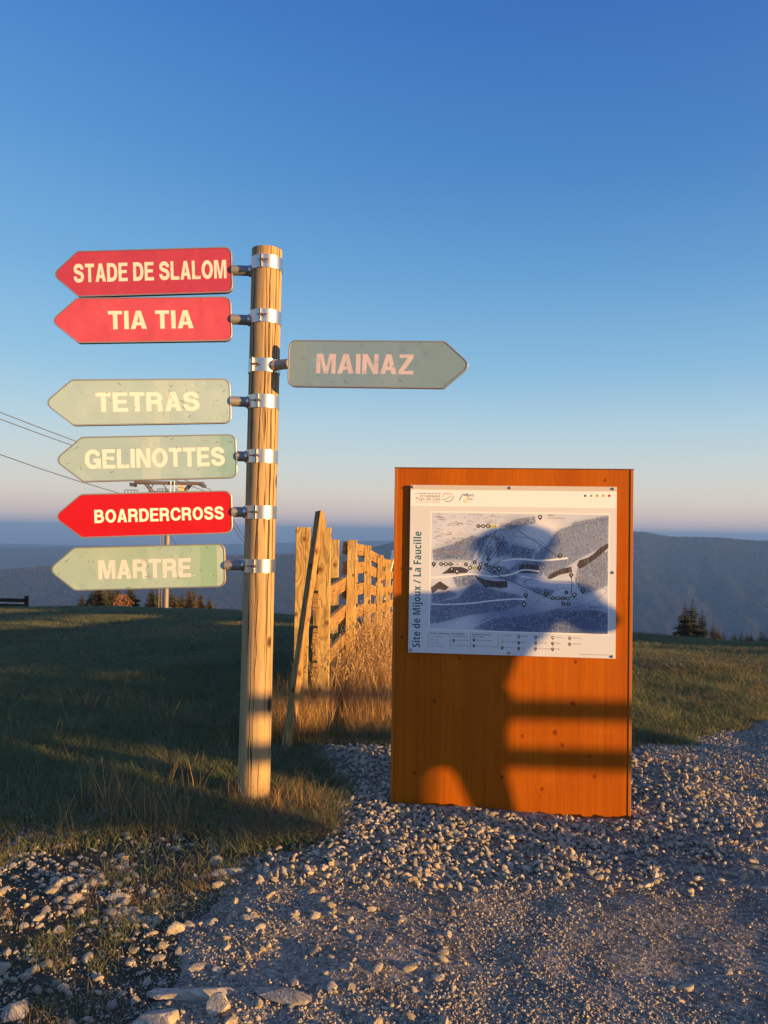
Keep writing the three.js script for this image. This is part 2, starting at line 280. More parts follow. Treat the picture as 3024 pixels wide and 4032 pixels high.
{
  const rnd = rngOf(77), list = [];
  const add = (x, z, s, sink = 0.25, lift = 0) => { if (!underBoard(x, z)) list.push([x, top(x, z) + s * (0.35 - sink) + lift, z, s, rnd()]); };
  // coarse pale stones round the board, behind it and along the left edge
  for (let k = 0; k < 20000; k++) {
    const x = -0.6 + rnd() * 3.4, z = -5.6 + rnd() * 2.25, d = pathDist(x, z), q = Math.hypot((x - 0.55) / 1.35, (z + 4.45) / 1.0);
    if (d < -0.02 || rnd() > Math.exp(-q * q * 1.1) * 1.3) continue;
    add(x, z, 0.010 + 0.027 * Math.pow(rnd(), 2.3), 0.22, rnd() * 0.014);
  }
  // scattered stones on the path edge and on the bare soil at the lower left
  for (let k = 0; k < 10500; k++) {
    const z = -2.2 - rnd() * 2.3, x = -z * (-0.52 + rnd() * 0.62), d = pathDist(x, z), w = d > 0 ? Math.exp(-d * 1.3) : Math.exp(d * 1.1) * smooth(-4.6, -3.4, z + (fbm(x * 1.5, z * 1.5, 2) - 0.5) * 1.6);
    if (rnd() > w * (0.12 + 1.5 * smooth(0.42, 0.66, fbm(x * 2.3 + 3, z * 2.3, 3)))) continue;
    add(x, z, 0.010 + 0.042 * Math.pow(rnd(), 2.9), 0.3);
  }
  // stones lying loose over the packed path
  for (let k = 0; k < 1500; k++) { const z = -2.2 - rnd() * 6, x = -z * (-0.3 + rnd() * 0.85), d = pathDist(x, z); if (d < 0.03) continue; add(x, z, 0.009 + 0.02 * Math.pow(rnd(), 3.5), 0.3); }
  // right-hand edge of the path
  for (let k = 0; k < 2200; k++) { const z = -4.2 - rnd() * 5, x = 1.2 + rnd() * 4, d = pathDist(x, z); if (d < -0.05 || rnd() > Math.exp(-Math.abs(d) * 1.6)) continue; add(x, z, 0.009 + 0.018 * Math.pow(rnd(), 2.4), 0.25); }
  // the stones that show largest are pieces of their own
  const seen = list.map((s, i) => [inView(s[0], s[2]) ? s[3] / -s[2] : 0, i]).sort((a, b) => b[0] - a[0]), own = new Set(seen.slice(0, 290).map((s) => s[1]));
  let n = 0;
  for (const i of own) {
    const [x, y, z, s, t] = list[i], o = new THREE.Mesh(bigStone[n % 6], stoneMats[(t * 6) | 0]);
    o.name = n ? 'stone_' + String(n).padStart(3, '0') : 'stone'; n++; o.position.set(x, y, z); o.scale.set(s * 1.15, s * (0.8 + 0.4 * t), s * 1.1); o.rotation.set((t * 7 % 1 - 0.5) * 0.7, t * 60, (t * 13 % 1 - 0.5) * 0.7); o.castShadow = o.receiveShadow = true; gravelPath.add(o);
  }
  const rest = list.filter((_, i) => !own.has(i));
  // fine gravel
  for (let k = 0; k < 170000; k++) {
    const z = -2.1 - Math.pow(rnd(), 1.5) * 8, x = -z * (-0.52 + rnd() * 1.1), d = pathDist(x, z);
    const w = d > 0 ? 0.22 + 0.6 * smooth(0.42, 0.62, fbm(x * 1.7 + 80, z * 1.7, 3)) : Math.exp(d * 1.6) * smooth(-4.4, -3, z) * 0.55; if (rnd() > w || underBoard(x, z)) continue;
    const s = 0.004 + 0.008 * Math.pow(rnd(), 2.4) + clamp((-z - 3) * 0.002, 0, 0.006); rest.push([x, top(x, z) + s * 0.12, z, s, rnd()]);
  }
  const per = smallStone.map(() => []); rest.forEach((s, i) => per[i % 6].push(s));
  const m = new THREE.Matrix4(), q = new THREE.Quaternion(), e = new THREE.Euler(), c = new THREE.Color();
  per.forEach((l, v) => {
    const im = new THREE.InstancedMesh(smallStone[v], instMat, l.length); im.name = v ? 'loose_gravel_' + String(v).padStart(3, '0') : 'loose_gravel'; im.userData.kind = 'stuff';
    l.forEach(([x, y, z, s, t], i) => { q.setFromEuler(e.set((t * 7 % 1 - 0.5) * 1.6, t * 60, (t * 13 % 1 - 0.5) * 1.6)); m.compose(new THREE.Vector3(x, y, z), q, new THREE.Vector3(s * 1.15, s * (0.75 + 0.45 * t), s)); im.setMatrixAt(i, m); c.copy(stoneTones[(t * 997 % 6) | 0]).multiplyScalar(0.75 + 0.35 * (t * 31 % 1)); im.setColorAt(i, c); });
    gravelPath.add(im);
  });
}
// single rocks that stand out
function rock(x, z, w, h, d, turn, tone, label, seed) {
  const g = stoneGeo(seed, 3, 1); const o = part(scene, numbered('rock'), g, stoneMat(tone), [x, top(x, z) + h * 0.16, z]); o.scale.set(w * 0.85, h * 0.9, d * 0.85); o.rotation.y = turn; meta(o, label, 'rock');
}
rock(-0.75, -3.62, 0.075, 0.06, 0.06, 0.4, stoneTones[0], 'pale round stone at the edge of the grass below the wooden post', 101);
rock(-0.68, -3.5, 0.15, 0.06, 0.09, 0.2, stoneTones[1], 'long grey stone half sunk where grass meets gravel below the post', 102);
rock(-1.07, -3.22, 0.11, 0.05, 0.07, -0.1, stoneTones[2], 'pale flat stone on the bare soil left of the gravel edge', 103);
rock(-1.36, -3.25, 0.09, 0.05, 0.06, 0.3, stoneTones[4], 'tan stone at the foot of the short grass on the left', 104);
rock(-0.77, -3.0, 0.085, 0.07, 0.06, 0.5, stoneTones[2], 'warm beige stone standing on the edge of the gravel', 105);
rock(-0.62, -2.58, 0.26, 0.05, 0.11, 0.15, stoneTones[1], 'long flat grey slab of rock in the foreground gravel', 106);
rock(-0.5, -2.5, 0.11, 0.08, 0.09, 1.2, stoneTones[0], 'angular pale rock beside the long flat slab', 107);
rock(-0.32, -2.56, 0.24, 0.04, 0.10, -0.2, stoneTones[3], 'broad low rock slab flush with the path in the foreground', 108);
rock(-0.67, -2.42, 0.17, 0.07, 0.13, 0.6, stoneTones[1], 'large grey rock in the stony soil near the bottom edge', 109);
rock(-1.13, -2.45, 0.12, 0.06, 0.08, 0.2, rgb(0.42, 0.43, 0.45), 'bluish grey rock among the stones at the lower left', 110);
rock(1.05, -2.66, 0.07, 0.035, 0.05, 0.4, stoneTones[2], 'flat pale stone lying alone on the right of the path', 111);
rock(0.2, -2.38, 0.10, 0.05, 0.07, -0.3, stoneTones[1], 'grey wedge of rock at the bottom edge of the path', 112);
rock(-0.03, -3.15, 0.055, 0.03, 0.035, 0.1, stoneTones[2], 'warm lit oval stone on the path left of the centre', 113);

// ------------------------------------------------------------------ grass
function blade(out, r, bx, bz, h, lean, az, w, bend) {
  const segs = 3, ca = Math.cos(az), sa = Math.sin(az), tw = r() * 6.28, wx = Math.cos(tw) * w, wz = Math.sin(tw) * w; let px = bx, py = 0, pz = bz, prev = null;
  for (let s = 0; s <= segs; s++) {
    const t = s / segs, l = lean * t + bend * t * t, x = bx + ca * l * h, z = bz + sa * l * h, y = h * t * (1 - 0.25 * bend * t), k = (1 - t) * 0.9 + 0.1;
    const L = [x - wx * k, y, z - wz * k], R = [x + wx * k, y, z + wz * k];
    if (prev) { out.push(...prev[0], ...prev[1], ...R); if (s < segs) out.push(...prev[0], ...R, ...L); }
    prev = [L, R];
  }
}
function tuft(seed, n, rad, h0, h1, w, lean, bend) {
  const r = rngOf(seed), out = []; for (let i = 0; i < n; i++) { const a = r() * 6.28, q = Math.sqrt(r()) * rad; blade(out, r, Math.cos(a) * q, Math.sin(a) * q, lerp(h0, h1, r()), lean * (r() - 0.2), r() * 6.28, w * (0.6 + r() * 0.8), bend * r()); }
  const g = new THREE.BufferGeometry(); g.setAttribute('position', new THREE.Float32BufferAttribute(out, 3)); g.computeVertexNormals(); return g;
}
const strawMat = new THREE.MeshPhysicalMaterial({ color: 0xffffff, roughness: 1, side: THREE.DoubleSide, transmission: 0.35, thickness: 0 });
const grassMat = new THREE.MeshPhysicalMaterial({ color: 0xffffff, roughness: 1, side: THREE.DoubleSide, transmission: 0.3, thickness: 0 });
function scatter(name, label, geos, spots, mat = grassMat) {          // spots: [x, z, scale, [r, g, b]]
  geos.forEach((g, v) => {
    const l = spots.filter((_, i) => i % geos.length === v), im = new THREE.InstancedMesh(g, mat, l.length), m = new THREE.Matrix4(), q = new THREE.Quaternion(), Y = new THREE.Vector3(0, 1, 0), c = new THREE.Color();
    l.forEach(([x, z, s, col, sy = 1], i) => { q.setFromAxisAngle(Y, hash(i, v + 3) * 6.28); m.compose(new THREE.Vector3(x, H(x, z) - 0.004, z), q, new THREE.Vector3(s, s * sy, s)); im.setMatrixAt(i, m); im.setColorAt(i, c.setRGB(...col)); });
    im.name = v ? name + '_' + String(v).padStart(3, '0') : name; im.userData = { kind: 'stuff', label, category: 'grass' }; im.castShadow = im.receiveShadow = true; scene.add(im);
  });
}
const fenceX = (z) => -0.565 + (-z - 6.5) * 0.086;    // the fence line
const hue = (r, dry) => dry > r() ? [0.17 + 0.1 * r(), 0.13 + 0.05 * r(), 0.06 + 0.02 * r()] : r() < 0.35 ? [0.19, 0.175 + 0.03 * r(), 0.085] : [0.115 + 0.045 * r(), 0.15 + 0.045 * r(), 0.06];
{
  const r = rngOf(5), spots = [];
  const want = (x, z) => { const d = pathDist(x, z); if (d > 0.06) return 0; const soil = smooth(-3.2, -4.1, z + (fbm(x * 1.8, z * 1.8, 3) - 0.5) * 1.9) * (0.35 + 0.65 * smooth(0.3, 0.55, fbm(x * 2.4 + 60, z * 2.4, 2)) + smooth(-4.2, -5, z)); return (d > -0.06 ? 0.4 : 1) * Math.max(0.16 * smooth(0.5, 0.62, fbm(x * 3, z * 3, 2)), soil); };
  for (let k = 0; k < 34000; k++) { const z = -2.2 - Math.pow(r(), 1.3) * 9, x = -z * (-0.58 + r() * 1.16); if (r() > want(x, z)) continue; const dry = 0.05 + 0.24 * smooth(0.45, 0.7, fbm(x * 0.9 + 50, z * 0.9, 3)) + (z > -4 ? 0.12 : 0); spots.push([x, z, (0.75 + 0.6 * r()) * (z > -3.5 ? 0.62 : 1), hue(r, dry + (z > -3.5 ? 0.2 : 0))]); }
  scatter('short_grass', 'short dark green meadow grass with dry blades either side of the path', [1, 2, 3, 4].map((s) => tuft(s, 26, 0.075, 0.025, 0.085, 0.0022, 0.9, 0.9)), spots);
  const far = [];
  for (let k = 0; k < 60000; k++) { const z = -9 - Math.pow(r(), 1.4) * 34, x = -z * (-0.6 + r() * 1.2); if (pathDist(x, z) > 0.05) continue; const s = 1.2 + -z * 0.035, dry = 0.14 + 0.34 * smooth(0.45, 0.7, fbm(x * 0.35 + 50, z * 0.5, 3)); far.push([x, z, s * (0.7 + 0.6 * r()), hue(r, dry), clamp(1.05 / s, 0.3, 1)]); }
  scatter('meadow_grass', 'short dark meadow grass reaching back to the brow of the hill', [7, 8, 9].map((s) => tuft(s, 22, 0.11, 0.03, 0.09, 0.0035, 0.9, 0.8)), far);
  // tall dry grass along the fence and behind the board
  const heads = [], tall = [], straw = () => { const w = 0.5 + 0.8 * r(); return r() < 0.2 ? [0.24 * w, 0.17 * w, 0.05] : [0.62 * w, 0.36 * w, 0.11 * w]; };
  for (let k = 0; k < 3400; k++) {
    const z = -5.55 - Math.pow(r(), 1.2) * 9.5, f = fenceX(z), off = (r() + r() - 0.85) * 0.75, x = f + off + 0.28, d = pathDist(x, z);
    if (d > -0.12 || r() > 1.1 - Math.abs(off) * 0.7) continue; if (z > -7.1 && Math.abs(x + 0.46) < 0.2 && r() < 0.75) continue; const edge = smooth(0.05, 0.9, -d) * smooth(-5.4, -6.6, z) * (0.45 + 0.55 * smooth(-6.3, -7.6, z)); tall.push([x, z, 0.32 + 0.62 * edge * (0.6 + 0.6 * r()), straw()]);
  }
  for (let k = 0; k < 420; k++) { const x = -0.95 + r() * 0.5, z = -5.6 - r() * 1.2; tall.push([x, z, 0.4 + 0.4 * r(), straw()]); }
  { for (let k = 0; k < 260; k++) { const z = -6 - r() * 5, x = fenceX(z) + 0.1 + r() * 0.9; if (pathDist(x, z) > -0.3) continue; heads.push([x, z, 0.8 + 0.5 * r(), [0.7, 0.46, 0.2]]); } }
  scatter('grass_seed_heads', 'pale seed heads on tall dry stems along the wooden fence', [61, 62].map((s) => { const q = rngOf(s), out = []; for (let i = 0; i < 4; i++) { const bx = (q() - 0.5) * 0.2, bz = (q() - 0.5) * 0.2, az = q() * 6.28, hh = 0.4 + 0.22 * q(), ln = 0.3 * q(); blade(out, q, bx, bz, hh, ln, az, 0.0022, 0.2); for (let m = 0; m < 7; m++) { const t = 0.82 + m * 0.028, hx = bx + Math.cos(az) * (ln * t + 0.2 * t * t) * hh, hz = bz + Math.sin(az) * (ln * t + 0.2 * t * t) * hh, hy = hh * t * (1 - 0.05 * t), a = q() * 6.28, w = 0.008; out.push(hx, hy, hz, hx + Math.cos(a) * w, hy + 0.018, hz + Math.sin(a) * w, hx - Math.sin(a) * w * 0.6, hy + 0.012, hz + Math.cos(a) * w * 0.6); } } const g = new THREE.BufferGeometry(); g.setAttribute('position', new THREE.Float32BufferAttribute(out, 3)); g.computeVertexNormals(); return g; }), heads, strawMat);
  scatter('tall_dry_grass', 'tall golden dry grass growing along the wooden fence behind the board', [31, 32, 33, 34].map((s) => tuft(s, 13, 0.09, 0.2, 0.5, 0.0032, 0.4, 0.4)), tall, strawMat);
  // dry stalks and the tussock round the foot of the post
  const st = [];
  for (let k = 0; k < 95; k++) { const x = -1.25 + (r() + r() - 1) * 0.42, z = -4.25 + (r() + r() - 1) * 0.45; if (pathDist(x, z) < -0.1) st.push([x, z, 0.55 + 0.55 * r(), straw()]); }
  for (let k = 0; k < 130; k++) { const x = -0.62 + (r() - 0.4) * 0.5, z = -4.33 + (r() - 0.5) * 0.25; st.push([x, z, 0.35 + 0.35 * r(), straw()]); }
  for (let k = 0; k < 190; k++) { const x = -0.6 - r() * 2.4, z = -3.8 - r() * 3.5; if (pathDist(x, z) < -0.3) st.push([x, z, 0.4 + 0.45 * r(), straw()]); }
  for (let k = 0; k < 170; k++) { const x = 1.6 + r() * 4.5, z = -6.0 - r() * 6; if (pathDist(x, z) < -0.1) st.push([x, z, 0.3 + 0.45 * r(), straw()]); }
  scatter('dry_grass_stalks', 'thin dry straw stalks standing in the short grass', [41, 42, 43].map((s) => tuft(s, 4, 0.08, 0.14, 0.38, 0.0014, 0.8, 0.35)), st);
  const tus = [];
  for (let k = 0; k < 1500; k++) { const a = r() * 6.28, q = Math.sqrt(r()), x = -0.56 + Math.cos(a) * q * 0.42, z = -4.22 + Math.sin(a) * q * 0.42, d = pathDist(x, z); if (d > 0.03 || Math.hypot(x + 0.718, z + 4.449) < 0.09 || fbm(x * 6, z * 6, 2) < 0.25 + 0.35 * q) continue; tus.push([x, z, 0.8 + 0.6 * r(), hue(r, 0.62)]); }
  for (let k = 0; k < 900; k++) { const x = -2.1 + r() * 1.5, z = -3.55 - r() * 0.75; if (pathDist(x, z) > 0 || fbm(x * 2.4 + 60, z * 2.4, 2) < 0.5) continue; tus.push([x, z, 0.7 + 0.5 * r(), hue(r, 0.35)]); }
  for (let k = 0; k < 4200; k++) { const z = -5.6 - r() * 7, x = 1.5 + r() * 6; if (pathDist(x, z) > -0.05 || fbm(x * 2.6 + 11, z * 2.6, 2) < 0.56) continue; const g = hue(r, 0.3); tus.push([x, z, 0.7 + 0.8 * r(), [g[0] * 1.7, g[1] * 1.7, g[2] * 1.3]]); }
  scatter('tussock_grass', 'matted tussock of green and brown grass round the foot of the post', [51, 52, 53].map((s) => tuft(s, 26, 0.07, 0.03, 0.085, 0.0022, 1.3, 1.1)), tus);
}

// ------------------------------------------------------------------ signpost
const bark = woodMaps(512, 2048, { a: [174, 150, 110], b: [204, 177, 132], dark: [62, 42, 28], fu: 0.045, fv: 0.006, ring: 0.14, cracks: 80, crackW: 1.8, streak: 0.16, wob: 40, seed: 4, knots: [[130, 1640, 16], [165, 1010, 17], [210, 1015, 10], [120, 1210, 15], [190, 1320, 14], [95, 420, 18], [165, 250, 16], [320, 700, 16], [400, 1500, 16], [80, 640, 13], [150, 560, 12]] });
const poleMat = std({ ...bark, color: rgb(0.94, 0.9, 0.86), bumpScale: 0.006, roughness: 0.85 });
const post = thing('wooden_post', 'tall round weathered wooden post carrying the arrow signs, standing in the grass', 'post', [-0.718, 0, -4.449]);
post.rotation.z = -0.0053;
const PR = 0.0885;
{
  const g = new THREE.CylinderGeometry(PR * 0.985, PR * 1.03, 3.28, 40, 60, true); g.translate(0, 1.52, 0); const p = g.attributes.position;
  for (let i = 0; i < p.count; i++) { const a = Math.atan2(p.getX(i), p.getZ(i)), y = p.getY(i), k = 1 + 0.012 * Math.sin(a * 2 + y * 0.9) + 0.006 * Math.sin(a * 5 + y * 2.1); p.setX(i, p.getX(i) * k); p.setZ(i, p.getZ(i) * k); }
  g.computeVertexNormals(); part(post, 'trunk', g, poleMat);
  const cap = new THREE.CircleGeometry(PR * 0.985, 40); cap.rotateX(-Math.PI / 2); cap.translate(0, 3.16, 0); part(post, 'sawn_top', cap, std({ color: rgb(0.34, 0.24, 0.13) }));
}
const galv = std({ color: rgb(0.62, 0.62, 0.64), metalness: 1, roughness: 0.34 }), alu = std({ color: rgb(0.66, 0.63, 0.60), metalness: 1, roughness: 0.33 }), tubeMat = std({ color: rgb(0.30, 0.29, 0.29), metalness: 0.5, roughness: 0.62 }), frameMat = std({ color: rgb(0.5, 0.45, 0.37), metalness: 0.75, roughness: 0.42 }), rust = std({ color: rgb(0.22, 0.12, 0.07), metalness: 0.6, roughness: 0.6 });
// capitals, cap height 1, stroke 0.2
const GLYPH = {
  S: [0.70, (c) => { c.beginPath(); c.moveTo(0.585, 0.69); c.bezierCurveTo(0.575, 0.85, 0.47, 0.905, 0.35, 0.905); c.bezierCurveTo(0.2, 0.905, 0.11, 0.83, 0.11, 0.725); c.bezierCurveTo(0.11, 0.59, 0.22, 0.565, 0.36, 0.525); c.bezierCurveTo(0.52, 0.48, 0.6, 0.43, 0.6, 0.29); c.bezierCurveTo(0.6, 0.16, 0.49, 0.095, 0.35, 0.095); c.bezierCurveTo(0.19, 0.095, 0.105, 0.17, 0.1, 0.33); c.stroke(); }],
  G: [0.78, (c) => { c.beginPath(); c.moveTo(0.665, 0.67); c.bezierCurveTo(0.62, 0.83, 0.53, 0.905, 0.4, 0.905); c.bezierCurveTo(0.2, 0.905, 0.1, 0.74, 0.1, 0.5); c.bezierCurveTo(0.1, 0.26, 0.2, 0.095, 0.4, 0.095); c.bezierCurveTo(0.56, 0.095, 0.67, 0.22, 0.67, 0.43); c.lineTo(0.42, 0.43); c.stroke(); c.fillRect(0.64, 0, 0.13, 0.5); }],
  C: [0.75, (c) => { c.beginPath(); c.moveTo(0.655, 0.65); c.bezierCurveTo(0.62, 0.83, 0.53, 0.905, 0.395, 0.905); c.bezierCurveTo(0.2, 0.905, 0.1, 0.74, 0.1, 0.5); c.bezierCurveTo(0.1, 0.26, 0.2, 0.095, 0.395, 0.095); c.bezierCurveTo(0.54, 0.095, 0.64, 0.19, 0.66, 0.37); c.stroke(); }],
  O: [0.78, (c) => { c.beginPath(); c.ellipse(0.39, 0.5, 0.29, 0.405, 0, 0, 7); c.stroke(); }],
  D: [0.71, (c) => { c.beginPath(); c.moveTo(0.1, 0.1); c.lineTo(0.1, 0.9); c.lineTo(0.3, 0.9); c.bezierCurveTo(0.5, 0.9, 0.605, 0.76, 0.605, 0.5); c.bezierCurveTo(0.605, 0.24, 0.5, 0.1, 0.3, 0.1); c.closePath(); c.stroke(); }],
  B: [0.71, (c) => { c.beginPath(); c.moveTo(0.38, 0.535); c.lineTo(0.1, 0.535); c.lineTo(0.1, 0.9); c.lineTo(0.38, 0.9); c.bezierCurveTo(0.6, 0.9, 0.6, 0.545, 0.38, 0.535); c.bezierCurveTo(0.67, 0.535, 0.68, 0.1, 0.38, 0.1); c.lineTo(0.1, 0.1); c.lineTo(0.1, 0.6); c.stroke(); }],
  R: [0.72, (c) => { c.beginPath(); c.moveTo(0.1, 0); c.lineTo(0.1, 0.9); c.lineTo(0.4, 0.9); c.bezierCurveTo(0.65, 0.9, 0.65, 0.49, 0.4, 0.48); c.lineTo(0.1, 0.48); c.moveTo(0.38, 0.48); c.bezierCurveTo(0.63, 0.48, 0.55, 0.3, 0.605, 0); c.stroke(); }],
  T: [0.63, (c) => { c.fillRect(0.215, 0, 0.2, 1); c.fillRect(0, 0.81, 0.63, 0.19); }],
  E: [0.63, (c) => { c.fillRect(0, 0, 0.2, 1); c.fillRect(0, 0.82, 0.62, 0.18); c.fillRect(0, 0.43, 0.57, 0.175); c.fillRect(0, 0, 0.63, 0.18); }],
  L: [0.59, (c) => { c.fillRect(0, 0, 0.2, 1); c.fillRect(0, 0, 0.59, 0.18); }],
  I: [0.2, (c) => c.fillRect(0, 0, 0.2, 1)],
  A: [0.72, (c) => poly(c, [[0, 0], [0.25, 1], [0.47, 1], [0.72, 0], [0.505, 0], [0.455, 0.2], [0.26, 0.2], [0.21, 0]], [[0.3, 0.365], [0.415, 0.365], [0.36, 0.72]])],
  N: [0.7, (c) => poly(c, [[0, 0], [0, 1], [0.21, 1], [0.51, 0.37], [0.51, 1], [0.7, 1], [0.7, 0], [0.49, 0], [0.19, 0.63], [0.19, 0]])],
  M: [0.85, (c) => poly(c, [[0, 0], [0, 1], [0.28, 1], [0.425, 0.3], [0.57, 1], [0.85, 1], [0.85, 0], [0.67, 0], [0.67, 0.77], [0.515, 0], [0.335, 0], [0.18, 0.77], [0.18, 0]])],
  Z: [0.64, (c) => poly(c, [[0.02, 1], [0.63, 1], [0.63, 0.83], [0.25, 0.18], [0.64, 0.18], [0.64, 0], [0, 0], [0, 0.17], [0.38, 0.82], [0.02, 0.82]])],
};
function poly(c, ...rings) { c.beginPath(); for (const r of rings) { r.forEach(([x, y], i) => (i ? c.lineTo(x, y) : c.moveTo(x, y))); c.closePath(); } c.fill('evenodd'); }
function lettering(c, text, x0, x1, yb, cap, color, weight = 0.2) {
  const gap = 0.085; let w = 0; for (const ch of text) w += ch === ' ' ? 0.3 : GLYPH[ch][0] + gap; w -= gap;
  const sx = (x1 - x0) / w; c.fillStyle = c.strokeStyle = color; c.lineWidth = weight; let x = 0;
  for (const ch of text) { if (ch === ' ') { x += 0.3; continue; } c.save(); c.translate(x0 + x * sx, yb); c.scale(sx, -cap); c.lineWidth = weight; GLYPH[ch][1](c); c.restore(); x += GLYPH[ch][0] + gap; }
}
// one arrow sign: side -1 points left, 1 right
function arrowSign(s) {
  const { text, y, xi, yaw, tilt, L, hh, t0, t1, cap, ty = 0, base, ink, wear, label, bolt } = s, sd = s.side ?? -1, tip = 0.15;
  const g = thing('arrow_sign', label, 'sign', [-0.718 + 0.0053 * y, y, -4.449], yaw);
  const inner = new THREE.Group(); inner.rotation.z = tilt;
  // outline, x from the post outwards
  const outline = (inset) => {
    const sh = new THREE.Shape(), h = hh - inset, r = 0.046 - inset * 0.6, x0 = xi + inset, xs = xi + L - inset * 0.35, xt = xi + L + tip - inset * 1.25, e = 0.035;
    const X = (v) => sd * v, rr = 0.05;
    sh.moveTo(X(x0 + r), -h); sh.lineTo(X(xs - 0.012), -h); sh.quadraticCurveTo(X(xs + 0.004), -h, X(xs + 0.014), -h + 0.012 * h / tip);
    const k = 1 - rr / Math.hypot(tip, h); sh.lineTo(X(lerp(xs, xt, k)), -h * (1 - k) ); sh.quadraticCurveTo(X(xt), 0, X(lerp(xs, xt, k)), h * (1 - k));
    sh.lineTo(X(xs + 0.014), h - 0.012 * h / tip); sh.quadraticCurveTo(X(xs + 0.004), h, X(xs - 0.012), h); sh.lineTo(X(x0 + r), h); sh.quadraticCurveTo(X(x0), h, X(x0), h - r); sh.lineTo(X(x0), -h + r); sh.quadraticCurveTo(X(x0), -h, X(x0 + r), -h);
    return sh;
  };
  const zo = s.zo ?? 0, place = (geo) => { geo.translate(-sd * xi, 0, zo); geo.rotateZ(tilt); geo.translate(sd * xi, 0, 0); return geo; };
  const o = outline(0), rimShape = outline(0); rimShape.holes.push(outline(0.0052));
  const rim = new THREE.ExtrudeGeometry(rimShape, { depth: 0.028, bevelEnabled: true, bevelThickness: 0.0015, bevelSize: 0.0012, bevelSegments: 2, curveSegments: 10 }); rim.translate(0, 0, -0.002);
  part(g, 'frame', place(rim), frameMat);
  const W = 1024, Hh = 256, cv = document.createElement('canvas'), bv = document.createElement('canvas'); cv.width = bv.width = W; cv.height = bv.height = Hh; const c = cv.getContext('2d'), b = bv.getContext('2d'), rnd = rngOf(s.seed);
  const full = L + tip, px = W / full, X = (v) => sd < 0 ? W - v * px : v * px, py = Hh / (2 * hh);
  c.fillStyle = base; c.fillRect(0, 0, W, Hh); b.fillStyle = '#808080'; b.fillRect(0, 0, W, Hh);
  for (let i = 0; i < 26 * wear; i++) { const x = rnd() * W, yy = rnd() * Hh, r = 30 + rnd() * 150, gr = c.createRadialGradient(x, yy, 0, x, yy, r); const a = 0.05 + 0.07 * rnd(); gr.addColorStop(0, rnd() < 0.62 ? `rgba(${s.fade},${a})` : `rgba(${s.deep},${a})`); gr.addColorStop(1, `rgba(${s.fade},0)`); c.fillStyle = gr; c.fillRect(0, 0, W, Hh); }
  for (const [u0, u1, st] of s.bands ?? []) { c.fillStyle = st; c.fillRect(Math.min(X(u0), X(u1)), 0, Math.abs(X(u1) - X(u0)), Hh); }
  lettering(c, text, Math.min(X(t0), X(t1)), Math.max(X(t0), X(t1)), Hh / 2 + (cap / 2 - ty) * py, cap * py, ink, s.weight ?? 0.2);
  for (let i = 0; i < 60 * wear; i++) { const x = rnd() * W, yy = rnd() * Hh, l = 4 + rnd() * 24, a = rnd() * 6.28; c.strokeStyle = rnd() < s.darkMarks ? `rgba(52,60,48,${0.35 + 0.5 * rnd()})` : `rgba(${s.fade},${0.4 + 0.4 * rnd()})`; c.lineWidth = 1 + rnd() * 2.6; c.beginPath(); c.moveTo(x, yy); c.lineTo(x + Math.cos(a) * l, yy + Math.sin(a) * l * 0.8 + (rnd() - 0.5) * 3); c.stroke(); }
  for (let i = 0; i < 14; i++) { const x = rnd() * W, yy = rnd() * Hh, r = 26 + rnd() * 90, gr = b.createRadialGradient(x, yy, 0, x, yy, r), up = rnd() < 0.5; gr.addColorStop(0, up ? 'rgba(255,255,255,0.16)' : 'rgba(0,0,0,0.2)'); gr.addColorStop(1, 'rgba(128,128,128,0)'); b.fillStyle = gr; b.fillRect(0, 0, W, Hh); }
  const face = new THREE.ExtrudeGeometry(outline(0.006), { depth: 0.022, bevelEnabled: false, curveSegments: 10 }), p = face.attributes.position, uv = face.attributes.uv; face.translate(0, 0, 0.003);
  for (let i = 0; i < p.count; i++) { const v = (sd * p.getX(i) - xi); uv.setXY(i, X(v) / W, p.getY(i) / (2 * hh) + 0.5); }
  part(g, 'panel', place(face), std({ map: canvasTex(cv), bumpMap: bumpCanvasTex(bv), bumpScale: 0.02 * wear, roughness: 0.42 }));
  part(g, 'mounting_tube', tubeBetween([sd * PR * 0.85, 0, 0.006 + zo * 0.6], [sd * (xi + 0.004), 0, 0.012 + zo], 0.029, 24), tubeMat);
  // clamp: two half shells with flanges and a bolt on the side facing the path
  const R = PR + 0.0035, band = new THREE.CylinderGeometry(R, R, 0.075, 48, 1, true), inn = new THREE.CylinderGeometry(R - 0.003, R - 0.003, 0.075, 48, 1, true), e1 = new THREE.RingGeometry(R - 0.003, R, 48), e2 = e1.clone(); e1.rotateX(-Math.PI / 2); e1.translate(0, 0.0375, 0); e2.rotateX(-Math.PI / 2); e2.translate(0, -0.0375, 0);
  const cl = part(g, 'clamp_band', mergeGeometries([band, inn, e1, e2]), alu, [0, s.by ?? 0, 0]);
  const fa = -0.14 + (s.fa ?? 0) - yaw, dir = [Math.sin(fa), 0, Math.cos(fa)], tan = [Math.cos(fa), 0, -Math.sin(fa)];
  for (const k of [-1, 1]) { const f = new THREE.BoxGeometry(0.003, 0.078, 0.03); f.translate(k * 0.004, 0, R + 0.012); f.rotateY(fa); const m = part(cl, 'flange', f, alu); }
  const c0 = [dir[0] * (R + 0.016), 0, dir[2] * (R + 0.016)], bl = bolt > 0 ? [-0.014, 0.042] : [-0.042, 0.014];
